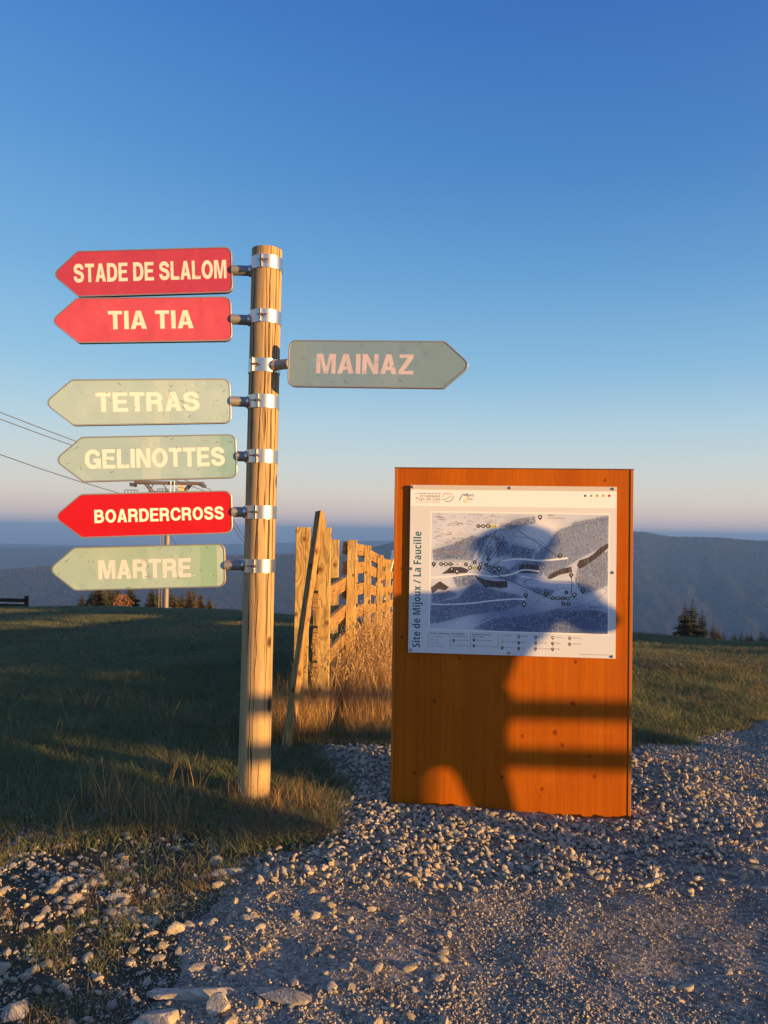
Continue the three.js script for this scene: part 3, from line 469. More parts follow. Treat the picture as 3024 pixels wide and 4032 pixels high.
  part(cl, 'bolt', mergeGeometries([tubeBetween([c0[0] + tan[0] * bl[0], 0, c0[2] + tan[2] * bl[0]], [c0[0] + tan[0] * bl[1], 0, c0[2] + tan[2] * bl[1]], 0.0038, 8), tubeBetween([c0[0] - tan[0] * 0.013, 0, c0[2] - tan[2] * 0.013], [c0[0] - tan[0] * 0.006, 0, c0[2] - tan[2] * 0.006], 0.008, 6), tubeBetween([c0[0] + tan[0] * 0.006, 0, c0[2] + tan[2] * 0.006], [c0[0] + tan[0] * 0.013, 0, c0[2] + tan[2] * 0.013], 0.008, 6)]), rust);
  part(g, 'collar', tubeBetween([sd * (R - 0.006 - zo * 0.12), 0, 0.006 + zo * 0.6], [sd * (R + 0.007 - zo * 0.12), 0, 0.006 + zo * 0.68], 0.034, 24), alu);
}
const RED = { base: 'rgb(178,60,84)', ink: 'rgb(236,226,214)', fade: '232,120,124', deep: '150,24,40', darkMarks: 0.1 }, BLUE = { base: 'rgb(152,182,196)', ink: 'rgb(244,224,226)', fade: '210,218,220', deep: '120,164,172', darkMarks: 0.75 };
arrowSign({ ...RED, text: 'STADE DE SLALOM', y: 3.036, xi: 0.1947, yaw: 0.0186, tilt: 0.0507, L: 0.879, hh: 0.132, t0: 0.9055, t1: 0.033, cap: 0.107, ty: 0.004, wear: 0.8, seed: 1, bolt: 1, by: 0.035, weight: 0.21, label: 'topmost faded red arrow sign reading STADE DE SLALOM on the post' });
arrowSign({ ...RED, base: 'rgb(188,72,94)', text: 'TIA TIA', y: 2.747, xi: 0.191, yaw: 0.10, tilt: 0.055, L: 0.85, hh: 0.1275, t0: 0.686, t1: 0.214, cap: 0.104, wear: 1.3, seed: 2, bolt: 1, by: 0.012, label: 'faded red arrow sign reading TIA TIA, second from the top' });
arrowSign({ ...BLUE, side: 1, base: 'rgb(124,156,178)', fade: '160,178,188', ink: 'rgb(208,195,204)', zo: 0.085, text: 'MAINAZ', y: 2.478, xi: 0.167, yaw: -0.1054, tilt: -0.017, L: 0.872, hh: 0.1305, t0: 0.161, t1: 0.705, cap: 0.11, wear: 1, seed: 3, bolt: 1, fa: -0.35, bands: [[0.62, 1.0, 'rgba(96,140,140,0.14)'], [0, 0.1, 'rgba(180,170,130,0.12)']], label: 'grey green arrow sign reading MAINAZ, the only one pointing right' });
arrowSign({ ...BLUE, text: 'TETRAS', y: 2.272, xi: 0.186, yaw: 0.2, tilt: 0.06, L: 0.846, hh: 0.1266, t0: 0.727, t1: 0.173, cap: 0.106, wear: 0.9, seed: 4, bolt: -1, bands: [[0.34, 0.42, 'rgba(255,240,215,0.10)']], label: 'pale washed-out green arrow sign reading TETRAS' });
arrowSign({ ...BLUE, base: 'rgb(146,178,194)', text: 'GELINOTTES', y: 1.959, xi: 0.144, yaw: 0.165, tilt: 0.054, L: 0.835, hh: 0.1245, t0: 0.823, t1: 0.066, cap: 0.106, wear: 0.9, seed: 5, bolt: -1, bands: [[0, 0.09, 'rgba(90,150,150,0.35)'], [0.09, 0.2, 'rgba(90,150,150,0.12)'], [0.42, 0.52, 'rgba(255,240,215,0.14)']], label: 'pale washed-out green arrow sign reading GELINOTTES' });
arrowSign({ ...RED, base: 'rgb(184,2,12)', ink: 'rgb(250,244,232)', fade: '226,40,44', deep: '190,0,10', text: 'BOARDERCROSS', y: 1.6405, xi: 0.161, yaw: 0.15, tilt: 0.048, L: 0.815, hh: 0.1215, t0: 0.75, t1: 0.046, cap: 0.074, ty: -0.004, wear: 0.25, seed: 6, bolt: -1, label: 'bright new red arrow sign reading BOARDERCROSS' });
arrowSign({ ...BLUE, base: 'rgb(158,188,186)', fade: '216,224,214', deep: '130,172,160', text: 'MARTRE', y: 1.3357, xi: 0.192, yaw: 0.03, tilt: 0.040, L: 0.848, hh: 0.1232, t0: 0.714, t1: 0.193, cap: 0.106, ty: -0.008, wear: 1.2, seed: 7, bolt: -1, bands: [[0.045, 0.14, 'rgba(110,170,120,0.34)'], [0.0, 0.045, 'rgba(220,222,196,0.3)'], [0.14, 0.25, 'rgba(120,175,130,0.12)'], [0.46, 0.58, 'rgba(130,175,140,0.12)']], label: 'lowest pale green arrow sign, scratched, reading MARTRE' });

// ------------------------------------------------------------------ information board
const oak = woodMaps(1024, 1536, { a: [166, 82, 3], b: [194, 106, 5], dark: [120, 50, 4], fu: 0.16, fv: 0.002, ring: 0.5, streak: 0.12, wob: 10, seed: 9, wrap: false, knots: [[150, 1180, 5], [330, 980, 6], [420, 1290, 7], [560, 330, 5], [610, 1080, 5], [690, 350, 8], [720, 300, 6], [760, 470, 8], [830, 260, 5], [850, 180, 6], [900, 800, 5], [300, 640, 5], [200, 460, 6], [480, 160, 5], [560, 760, 5], [120, 160, 5], [640, 120, 6], [770, 640, 6], [700, 730, 5], [880, 1380, 5], [980, 900, 5], [60, 720, 6]] });
const board = thing('information_board', 'upright orange stained wooden board holding the ski map, standing in coarse gravel', 'information board', [0.0583, 0, -4.423], -0.0977);
const BW = 1.332, BH = 1.906;
{
  const tones = [[0.98, 0.96, 0.9], [0.9, 0.86, 0.8], [1.04, 1.04, 1.05], [0.94, 0.9, 0.86], [1, 0.97, 0.9], [1.08, 1.12, 1.1], [1.0, 1.0, 1.0], [0.95, 0.9, 0.84], [1.05, 1.03, 0.95], [0.93, 0.87, 0.8]];
  const n = 10, trim = 0.018, w = (BW - 2 * trim) / n;
  for (let i = 0; i < n; i++) {
    const s = new THREE.Shape(), a = w / 2 - 0.0002, c = 0.0004; s.moveTo(-a, -0.045); s.lineTo(a, -0.045); s.lineTo(a, -c); s.lineTo(a - c, 0); s.lineTo(-a + c, 0); s.lineTo(-a, -c); s.closePath();
    const g = new THREE.ExtrudeGeometry(s, { depth: BH + 0.03, bevelEnabled: false }); g.rotateX(-Math.PI / 2); g.scale(1, 1, -1); const id = g.index; const x = trim + w * (i + 0.5); 
    g.translate(x, -0.03, 0); const p = g.attributes.position, uv = g.attributes.uv; for (let k = 0; k < p.count; k++) uv.setXY(k, p.getX(k) / 1.4 + 0.02 + p.getZ(k) * 0.3, p.getY(k) / 2.1 + 0.02);
    const arr = p.array; for (let k = 0; k < arr.length; k += 9) for (let q = 0; q < 3; q++) { const t = arr[k + 3 + q]; arr[k + 3 + q] = arr[k + 6 + q]; arr[k + 6 + q] = t; }
    const ua = uv.array; for (let k = 0; k < ua.length; k += 6) for (let q = 0; q < 2; q++) { const t = ua[k + 2 + q]; ua[k + 2 + q] = ua[k + 4 + q]; ua[k + 4 + q] = t; }
    g.computeVertexNormals();
    part(board, 'plank', g, new THREE.MeshPhysicalMaterial({ ...oak, color: rgb(...tones[i].map((v) => 0.4 + 0.6 * v)), bumpScale: 0.0008, roughness: 0.6, specularIntensity: 0.35 }));
  }
  for (const x of [trim / 2, BW - trim / 2]) { const g = timber(trim - 0.0015, 0.10, BH + 0.03, 7, 0.0012); g.translate(x, -0.03, -0.046); const uv = g.attributes.uv; for (let k = 0; k < uv.count; k++) uv.setXY(k, 0.3 + g.attributes.position.getX(k) / 1.4 * 0.5 + g.attributes.position.getZ(k), g.attributes.position.getY(k) / 2.1 + 0.02); part(board, 'edge_trim', g, std({ color: rgb(0.40, 0.125, 0.006), roughness: 0.6 })); }
  const back = new THREE.BoxGeometry(BW - 0.04, BH, 0.04); back.translate(BW / 2, BH / 2 - 0.01, -0.0675); part(board, 'back_panel', back, std({ ...oak, roughness: 0.6 }));
  const cap = new THREE.BoxGeometry(BW + 0.006, 0.004, 0.106); cap.translate(BW / 2, BH + 0.0025, -0.046); part(board, 'top_cap', cap, std({ color: rgb(0.12, 0.07, 0.04), roughness: 0.6 }));
}
// the print: coordinates q(x, y) are those of a drawing 1659 wide
function mapPrint() {
  const W = 2048, Hc = 1696, cv = document.createElement('canvas'); cv.width = W; cv.height = Hc; const c = cv.getContext('2d'), rnd = rngOf(314);
  const q = (x, y) => { let u = (x - 158) / 1322, v = (y - 180) / 1062; for (let k = 0; k < 3; k++) { const xl = 160 - 17 * v, xr = 1482 - 24 * v; u = (x - xl) / (xr - xl); const yt = 178 + 14 * u, yb = 1240 + 44 * u; v = (y - yt) / (yb - yt); } return [u * W, v * Hc]; };
  const P = (pts, close) => { c.beginPath(); pts.forEach((p, i) => (i ? c.lineTo(...q(...p)) : c.moveTo(...q(...p)))); if (close) c.closePath(); };
  const curve = (pts) => { const s = new THREE.SplineCurve(pts.map((p) => new THREE.Vector2(...p))).getPoints(pts.length * 10); P(s.map((v) => [v.x, v.y])); };
  const K = W / 1322;
  c.fillStyle = 'rgb(216,222,230)'; c.fillRect(0, 0, W, Hc); c.fillStyle = 'rgb(240,246,252)'; c.fillRect(0, 0, W, Hc * 0.124); c.fillStyle = 'rgb(205,200,190)'; c.fillRect(0, 0, W, Hc * 0.026);
  // logos
  c.textBaseline = 'alphabetic'; c.fillStyle = 'rgb(70,66,62)'; const T = (s, x, y, size, col, font = 'sans-serif', wgt = '', al = 'left', w) => { c.font = `${wgt} ${size * K}px ${font}`; c.fillStyle = col; c.textAlign = al; const p = q(x, y); if (w) { const m = c.measureText(s).width; c.save(); c.translate(...p); c.scale(w * K / m, 1); c.fillText(s, 0, 0); c.restore(); } else c.fillText(s, ...p); };
  T('C O M M U N A U T É', 190, 235, 13, 'rgb(60,56,56)', 'sans-serif', 'bold', 'left', 165); T('DE COMMUNES', 220, 251, 13, 'rgb(60,56,56)', 'sans-serif', 'bold', 'left', 134); T('Pays de Gex', 190, 275, 32, 'rgb(110,98,88)', 'sans-serif', '', 'left', 164); T('Réussir l’avenir ensemble', 190, 288, 9, 'rgb(190,70,50)', 'sans-serif', '', 'left', 160);
  c.lineWidth = 4 * K; c.strokeStyle = 'rgb(214,110,40)'; curve([[368, 254], [378, 236], [390, 230], [398, 236], [408, 229], [420, 236], [434, 234]]); c.stroke(); c.strokeStyle = 'rgb(120,150,90)'; curve([[362, 272], [385, 268], [405, 258], [422, 250]]); c.stroke(); c.strokeStyle = 'rgb(70,110,120)'; curve([[438, 246], [436, 262], [424, 276], [404, 284], [384, 280]]); c.stroke();
  c.strokeStyle = 'rgb(50,60,120)'; c.lineWidth = 5 * K; curve([[478, 276], [490, 252], [508, 236], [516, 246], [528, 232], [531, 250]]); c.stroke(); c.strokeStyle = 'rgb(214,190,50)'; curve([[540, 252], [528, 256], [526, 276], [514, 288], [505, 280], [514, 274]]); c.stroke(); T('ONTS', 533, 251, 19, 'rgb(60,64,110)', 'sans-serif', 'bold', 'left', 40); T('ura', 532, 274, 23, 'rgb(120,118,70)', 'sans-serif', 'bold', 'left', 32);
  [['rgb(40,120,110)', 1283], ['rgb(120,180,140)', 1321], ['rgb(150,170,60)', 1358], ['rgb(226,160,40)', 1396], ['rgb(196,40,32)', 1434]].forEach(([col, x]) => { c.fillStyle = col; c.beginPath(); c.arc(...q(x, 247), 8.5 * K, 0, 7); c.fill(); });
  c.save(); c.translate(...q(218, 1212)); c.rotate(-Math.PI / 2); c.font = `bold ${70 * K}px sans-serif`; c.fillStyle = 'rgb(10,96,112)'; c.textAlign = 'left'; { const m = c.measureText('Site de Mijoux / La Faucille').width; c.scale(762 * K / m, 1); } c.fillText('Site de Mijoux / La Faucille', 0, 0); c.restore();
  // map field
  const frame = [[289, 343], [1438, 360], [1422, 1138], [274, 1100]]; c.fillStyle = 'rgb(246,244,242)'; P(frame, 1); c.fill(); const inner = [[298, 352], [1430, 369], [1414, 1129], [282, 1093]]; c.save(); P(inner, 1); c.clip(); c.fillStyle = 'rgb(200,213,236)'; c.fillRect(0, 0, W, Hc);
  const blob = (x, y, r, col, a) => { const p = q(x, y), g = c.createRadialGradient(...p, 0, ...p, r * K); g.addColorStop(0, `rgba(${col},${a})`); g.addColorStop(1, `rgba(${col},0)`); c.fillStyle = g; c.fillRect(0, 0, W, Hc); };
  for (let i = 0; i < 60; i++) blob(300 + rnd() * 1120, 360 + rnd() * 770, 40 + rnd() * 150, rnd() < 0.5 ? '236,238,244' : '170,176,192', 0.28);
  blob(1000, 470, 150, '246,246,248', 0.9); blob(1080, 500, 110, '246,246,248', 0.8); blob(700, 620, 150, '236,240,248', 0.5); blob(830, 430, 90, '150,150,160', 0.5); blob(860, 1090, 260, '40,66,124', 0.75); blob(1250, 1080, 260, '40,66,124', 0.75); blob(600, 870, 200, '96,108,136', 0.4); blob(760, 570, 170, '110,128,166', 0.45); blob(420, 620, 130, '120,136,168', 0.35); blob(900, 740, 160, '96,118,164', 0.45); blob(640, 960, 200, '90,112,160', 0.4); blob(500, 1040, 120, '228,232,240', 0.7); blob(1330, 870, 110, '240,240,244', 0.7);
  // woods: many small tree strokes inside outlines
  const inP = (x, y, R) => { let k = false; for (let i = 0, j = R.length - 1; i < R.length; j = i++) if ((R[i][1] > y) !== (R[j][1] > y) && x < (R[j][0] - R[i][0]) * (y - R[i][1]) / (R[j][1] - R[i][1]) + R[i][0]) k = !k; return k; };
  const wood = (R, n, col, h = 9, lw = 2.6) => { const xs = R.map((p) => p[0]), ys = R.map((p) => p[1]), x0 = Math.min(...xs), x1 = Math.max(...xs), y0 = Math.min(...ys), y1 = Math.max(...ys); c.lineWidth = lw * K * 0.9; for (let i = 0; i < n; i++) { const x = x0 + rnd() * (x1 - x0), y = y0 + rnd() * (y1 - y0); if (!inP(x, y, R) || fbm(x * 0.03, y * 0.04, 2) < 0.3) continue; const k = rnd(); c.strokeStyle = k < 0.62 ? `rgba(${col},${0.35 + 0.35 * rnd()})` : 'rgba(214,222,236,0.4)'; const p = q(x, y), l = h * K * (0.5 + rnd() * 0.6); c.beginPath(); c.moveTo(p[0], p[1]); c.lineTo(p[0] + (rnd() - 0.3) * l * 0.7, p[1] - l); c.stroke(); } };
  c.fillStyle = 'rgba(84,102,142,0.56)';
  const woods = [[[640, 690], [760, 700], [850, 760], [840, 800], [790, 790], [690, 770]], [[430, 760], [560, 750], [580, 800], [460, 830]], [[300, 870], [420, 850], [460, 880], [300, 930]], [[1200, 420], [1430, 376], [1430, 400], [1190, 450]], [[830, 400], [960, 380], [970, 420], [800, 460], [770, 440]], [[640, 600], [690, 560], [700, 600], [660, 650]], [[1040, 560], [1100, 470], [1190, 440], [1430, 390], [1420, 560], [1240, 650], [1130, 720], [1030, 770], [1000, 700], [950, 690], [960, 620]], [[1240, 680], [1420, 600], [1415, 820], [1260, 880], [1210, 790]], [[290, 930], [470, 900], [560, 800], [700, 850], [860, 880], [900, 930], [760, 985], [560, 1000], [360, 1050], [284, 1060]], [[560, 1092], [700, 1030], [900, 1010], [1100, 970], [1410, 1000], [1412, 1130], [700, 1105]], [[820, 560], [960, 590], [940, 640], [830, 660], [780, 610]], [[920, 640], [1030, 690], [1000, 760], [900, 720], [770, 730]], [[300, 590], [420, 560], [560, 500], [620, 520], [560, 660], [430, 650], [310, 660]], [[590, 520], [680, 490], [640, 560], [600, 640]], [[700, 500], [790, 540], [800, 620], [720, 640]], [[1060, 1000], [1300, 980], [1410, 1000], [1410, 1060], [1000, 1060]], [[930, 830], [1080, 850], [1060, 890], [960, 870]]];
  c.shadowColor = 'rgba(84,102,142,0.9)'; c.shadowBlur = 34 * K; c.globalAlpha = 0.75; for (const R of woods) { P(R, 1); c.fill(); } c.globalAlpha = 1; c.shadowBlur = 0; c.shadowColor = 'rgba(0,0,0,0)';
  wood([[285, 560], [700, 520], [1430, 400], [1415, 1120], [285, 1085]], 9000, '96,112,146', 6, 1.6);
  woods.forEach((R, i) => wood(R, [900, 600, 500, 700, 900, 300, 3600, 2600, 5200, 5200, 1100, 1100, 1100, 500, 500, 1300, 500][i], i === 6 || i === 7 || i === 3 || i === 4 ? '70,74,92' : '30,44,80'));
  c.strokeStyle = 'rgba(120,84,70,0.8)'; c.lineWidth = 2.2 * K; for (let i = 0; i < 130; i++) { const x = 300 + rnd() * 460, y = 365 + Math.pow(rnd(), 1.3) * 190, l = 8 + rnd() * 40; c.lineWidth = (0.8 + rnd() * 2.4) * K; P([[x, y], [x + l * 0.5, y - 2 - rnd() * 3], [x + l, y + (rnd() - 0.5) * 6]]); c.stroke(); }
  // cliffs
  const cliff = (R, n) => { c.fillStyle = 'rgb(74,70,78)'; P(R, 1); c.fill(); c.save(); P(R, 1); c.clip(); const xs = R.map((p) => p[0]), ys = R.map((p) => p[1]); for (let i = 0; i < n; i++) { const x = lerp(Math.min(...xs), Math.max(...xs), rnd()), y = lerp(Math.min(...ys), Math.max(...ys), rnd()); c.strokeStyle = rnd() < 0.5 ? 'rgba(30,28,34,0.8)' : 'rgba(150,142,138,0.7)'; c.lineWidth = (1 + rnd() * 3) * K; P([[x, y], [x + 2, y + 22 + rnd() * 26]]); c.stroke(); } c.restore(); };
  cliff([[1225, 690], [1240, 660], [1300, 640], [1340, 610], [1370, 580], [1425, 550], [1424, 580], [1380, 620], [1330, 660], [1290, 690], [1240, 715]], 60); cliff([[1130, 712], [1190, 700], [1196, 735], [1120, 750], [1060, 778], [1035, 775], [1060, 745]], 40); cliff([[568, 752], [640, 780], [700, 790], [780, 790], [786, 830], [740, 836], [700, 828], [640, 830], [600, 790]], 60); cliff([[858, 700], [880, 682], [986, 690], [992, 740], [860, 740]], 30); cliff([[290, 830], [350, 790], [410, 830], [380, 850], [340, 840], [300, 870]], 26); cliff([[360, 745], [420, 700], [490, 700], [540, 720], [520, 738], [400, 742]], 12);
  // pistes and lifts
  const L = (col, lw, pts) => { c.strokeStyle = col; c.lineWidth = lw * K; c.lineJoin = 'round'; curve(pts); c.stroke(); }; const blue = 'rgb(86,130,170)', green = 'rgb(96,160,140)', black = 'rgb(26,24,28)', red = 'rgb(140,60,70)';
  L('rgb(236,240,246)', 9, [[290, 935], [400, 938], [560, 930], [660, 918], [820, 905], [900, 908]]); L('rgb(240,242,246)', 10, [[290, 768], [420, 760], [560, 745], [680, 760], [800, 750], [890, 720], [990, 730]]); L('rgb(240,242,246)', 7, [[870, 760], [930, 770], [1060, 790], [1190, 810]]); L('rgb(240,242,246)', 12, [[740, 660], [860, 650], [1000, 660], [1170, 645]]);
  L(blue, 3, [[705, 462], [650, 478], [590, 520], [570, 600], [560, 660], [540, 700]]); L(blue, 3, [[740, 466], [800, 500], [806, 570], [770, 640], [690, 690]]); L(blue, 3, [[850, 470], [820, 490], [840, 505], [930, 520], [1000, 540], [1060, 590]]); L(green, 3, [[730, 464], [800, 470], [830, 500], [815, 545], [860, 552], [960, 580], [950, 610], [840, 640], [730, 660]]); L(blue, 3, [[960, 768], [1060, 790], [1160, 800], [1200, 800], [1190, 830]]); L(blue, 3, [[1060, 880], [1090, 850], [1150, 835], [1180, 838]]); L(green, 3, [[735, 668], [690, 690], [650, 702]]);
  L(red, 3, [[715, 465], [700, 490], [710, 520], [735, 545], [700, 590], [712, 620]]); L(black, 3.4, [[720, 466], [640, 590], [548, 700]]); L(black, 3.4, [[855, 470], [980, 550], [1115, 640]]); L(black, 3.4, [[735, 480], [762, 520], [720, 590], [680, 650], [650, 690]]); L(black, 3, [[690, 480], [680, 500], [634, 520], [628, 560], [640, 570]]); L(black, 3, [[640, 560], [660, 580], [640, 620], [620, 680]]); L(black, 4, [[610, 700], [760, 770], [920, 840], [1060, 905]]); L(black, 3.4, [[1190, 760], [1192, 830], [1186, 900]]); L(black, 3, [[950, 772], [900, 790], [895, 810], [940, 840]]); L(black, 2.6, [[730, 670], [690, 690], [640, 705]]); L(blue, 2, [[600, 1050], [700, 1000], [830, 990]]);
  c.setLineDash([6 * K, 4 * K]); L('rgb(30,30,34)', 2.4, [[1140, 965], [1200, 960], [1300, 935], [1390, 880], [1405, 845], [1360, 840], [1290, 880], [1210, 910]]); L('rgb(30,30,34)', 2, [[570, 1060], [640, 1035], [720, 1005], [830, 990]]); c.setLineDash([]);
  for (let i = 0; i < 34; i++) { const p = q(880 + rnd() * 320, 890 + rnd() * 50); c.fillStyle = 'rgba(40,42,52,0.8)'; c.fillRect(p[0], p[1], (3 + rnd() * 7) * K, 3 * K); }
  const SM = (s, x, y, a, size = 12) => { c.save(); c.translate(...q(x, y)); c.rotate(a); c.font = `${size * K}px sans-serif`; c.fillStyle = 'rgb(40,40,46)'; c.textAlign = 'left'; c.fillText(s, 0, 0); c.restore(); };
  SM('MONT-ROND', 594, 632, -1.0); SM('GENTIANES', 716, 642, -1.1); SM('Stade de slalom', 748, 612, -1.3, 11); SM('GÉLINOTTES', 980, 570, 0.75); SM('BASTILLES', 686, 708, -0.45, 10); SM('VAL MIJOUX', 866, 838, 0.5, 10); SM('MIJOUX', 1190, 868, -1.5, 10);
  T('Col de la Faucille', 314, 612, 26, 'rgb(150,130,100)', 'sans-serif', '', 'left', 194); T('1323 m', 378, 640, 20, 'rgb(70,66,66)', 'sans-serif', 'bold', 'left', 68); T('▲', 746, 447, 16, 'rgb(20,20,24)'); T('1534 m', 768, 442, 14, 'rgb(60,58,58)', 'sans-serif', 'bold'); T('Petit Montrond', 768, 461, 15, 'rgb(150,130,110)'); T('1596 m', 1042, 376, 13, 'rgb(60,58,58)', 'sans-serif', 'bold'); T('Grand Montrond', 1040, 394, 15, 'rgb(150,130,110)'); T('▲', 1016, 382, 15, 'rgb(20,20,24)'); T('Mijoux', 1298, 965, 26, 'rgb(40,60,90)', 'sans-serif', '', 'left', 84); T('1000 m', 1302, 992, 20, 'rgb(20,30,44)', 'sans-serif', 'bold', 'left', 74);
  c.restore();
  // pins and round pictograms
  const sym = (p, k, r) => { c.fillStyle = c.strokeStyle = '#f4f2ee'; c.lineWidth = 2 * K; const m = k % 6; if (m === 0) { c.font = `bold ${r * 1.35}px sans-serif`; c.textAlign = 'center'; c.fillText('P', p[0], p[1] + r * 0.48); } else if (m === 1) { c.beginPath(); c.arc(p[0], p[1], r * 0.5, 0, 7); c.fill(); c.fillStyle = '#1a181c'; c.fillRect(p[0] - r * 0.2, p[1] - r * 0.1, r * 0.42, r * 0.2); } else if (m === 2) { c.fillRect(p[0] - r * 0.4, p[1] - r * 0.55, r * 0.22, r * 1.1); c.fillRect(p[0] + r * 0.15, p[1] - r * 0.55, r * 0.22, r * 1.1); } else if (m === 3) { c.beginPath(); c.moveTo(p[0] - r * 0.5, p[1] - r * 0.4); c.lineTo(p[0] + r * 0.5, p[1] - r * 0.5); c.moveTo(p[0] + r * 0.1, p[1] - r * 0.45); c.lineTo(p[0] - r * 0.1, p[1] + r * 0.5); c.lineTo(p[0] + r * 0.4, p[1] + r * 0.4); c.stroke(); } else if (m === 4) { c.beginPath(); c.arc(p[0], p[1], r * 0.42, 0, 7); c.stroke(); for (let a = 0; a < 6; a++) { c.beginPath(); c.moveTo(p[0], p[1]); c.lineTo(p[0] + Math.cos(a * 1.047) * r * 0.65, p[1] + Math.sin(a * 1.047) * r * 0.65); c.stroke(); } } else { c.beginPath(); c.arc(p[0] + r * 0.15, p[1] - r * 0.45, r * 0.18, 0, 7); c.fill(); c.beginPath(); c.moveTo(p[0] - r * 0.1, p[1] - r * 0.2); c.lineTo(p[0] + r * 0.1, p[1] + r * 0.15); c.lineTo(p[0] - r * 0.2, p[1] + r * 0.55); c.moveTo(p[0] - r * 0.45, p[1] + r * 0.05); c.lineTo(p[0] + r * 0.4, p[1] - r * 0.05); c.stroke(); } };
  const disc = (x, y, k, col = '#1a181c', r = 12.5) => { const p = q(x, y); c.fillStyle = col; c.beginPath(); c.arc(...p, r * K, 0, 7); c.fill(); if (k >= 0) sym(p, k, r * K); }, pin = (x, y, k, col = '#1a181c', r = 13.5) => { const p = q(x, y); c.fillStyle = col; c.beginPath(); c.moveTo(p[0] - r * K * 0.75, p[1] + r * K * 0.5); c.lineTo(p[0], p[1] + r * K * 1.75); c.lineTo(p[0] + r * K * 0.75, p[1] + r * K * 0.5); c.fill(); disc(x, y, k, col, r); };
  c.strokeStyle = '#1a181c'; c.lineWidth = 7 * K; P([[600, 440], [720, 441]]); c.stroke(); P([[358, 682], [480, 683]]); c.stroke(); c.strokeStyle = '#1a181c'; c.lineWidth = 7 * K; P([[1072, 900], [1166, 902]]); c.stroke(); P([[545, 706], [605, 707]]); c.stroke();
  disc(600, 440, 2); disc(631, 440, 1); disc(662, 440, 1); disc(693, 440, -1, 'rgb(226,206,60)'); pin(724, 440, 1, 'rgb(236,226,206)'); pin(996, 382, 1); pin(310, 680, 5); disc(358, 682, 2); disc(388, 682, 1); disc(418, 682, 2); disc(449, 682, -1, 'rgb(196,204,214)'); disc(480, 683, 3, 'rgb(214,206,206)'); disc(519, 684, 5); pin(427, 715, 0); pin(461, 728, 1); disc(545, 706, 1); disc(576, 707, -1, 'rgb(180,190,80)'); pin(605, 707, 5); disc(575, 670, 5); disc(614, 684, 4); disc(661, 651, 3); disc(648, 686, 3); pin(702, 716, 4); pin(731, 711, 1); pin(1120, 628, 3); pin(1189, 752, 3); pin(900, 880, 0); pin(888, 938, 1); pin(1029, 872, 3); disc(1072, 900, 2); disc(1103, 900, 1); disc(1135, 901, 2); disc(1166, 902, 1); disc(1158, 862, 5); pin(1209, 878, 4); pin(1261, 851, 3); disc(1139, 936, 5); disc(1170, 937, 5);
  // key
  c.strokeStyle = 'rgb(70,72,80)'; c.lineWidth = 1.6 * K; for (const [x, y0, y1] of [[274, 1112, 1210], [416, 1116, 1215], [546, 1120, 1220], [724, 1128, 1225]]) { P([[x, y0], [x - 1, y1]]); c.stroke(); }
  const ink = 'rgb(64,66,74)'; T('Ski alpin / Alpine skiing', 286, 1124, 13, ink, 'sans-serif', 'bold', 'left', 120); T('Ski nordique /', 427, 1127, 13, ink, 'sans-serif', 'bold', 'left', 84); T('Crosscountry skiing', 426, 1142, 13, ink, 'sans-serif', 'italic', 'left', 100); T('Randonnée hivernale /', 558, 1132, 13, ink, 'sans-serif', 'bold', 'left', 120); T('Winter hiking', 557, 1147, 13, ink, 'sans-serif', 'italic', 'left', 76);
  [['Très facile', green], ['Facile', blue], ['Difficile', red], ['Très difficile', black]].forEach(([s, col], i) => { c.strokeStyle = col; c.lineWidth = 2.5 * K; P([[286, 1141 + i * 20], [308, 1142 + i * 20]]); c.stroke(); T(s, 316, 1145 + i * 20, 9, ink); });
  pin(437, 1165, 5, '#1a181c', 9); T('Départ ski nordique', 456, 1168, 9, ink); c.setLineDash([5 * K, 3 * K]); c.strokeStyle = black; P([[424, 1199], [448, 1200]]); c.stroke(); P([[488, 1201], [508, 1202]]); c.stroke(); P([[642, 1204], [668, 1205]]); c.stroke(); c.setLineDash([]); T('Très facile', 455, 1203, 9, ink); T('Facile', 516, 1205, 9, ink); T('Piste piétons', 672, 1208, 9, ink);
  pin(568, 1163, 5, '#1a181c', 9); T('Départ sentier raquettes', 586, 1168, 9, ink); pin(567, 1200, 5, '#1a181c', 9); T('Départ piétons', 586, 1205, 9, ink);
  [['Télécabine', 748, 1137, 'rgb(206,206,214)'], ['Point de rencontre', 748, 1175, 'rgb(180,186,110)'], ['Point de vue', 748, 1213], ['Télésiège', 854, 1142], ['Téléski', 854, 1181], ['Tapis', 853, 1217], ['Parking', 961, 1146], ['Caisse forfaits', 961, 1184], ['Aire de pique-nique', 959, 1220], ['Restaurant', 1068, 1149], ['Toilettes', 1067, 1187], ['Refuge', 1067, 1223], ['Piste de luge', 1175, 1153], ['Hébergement', 1174, 1191]].forEach(([s, x, y, col], i) => { pin(x, y, i + 1, col ?? '#1a181c', 9.5); T(s, x + 18, y + 2, 9, ink); });
  T('Conception et réalisation du panneau d’information', 1232, 1258, 8, ink, 'sans-serif', '', 'left', 190);
  return cv;
}
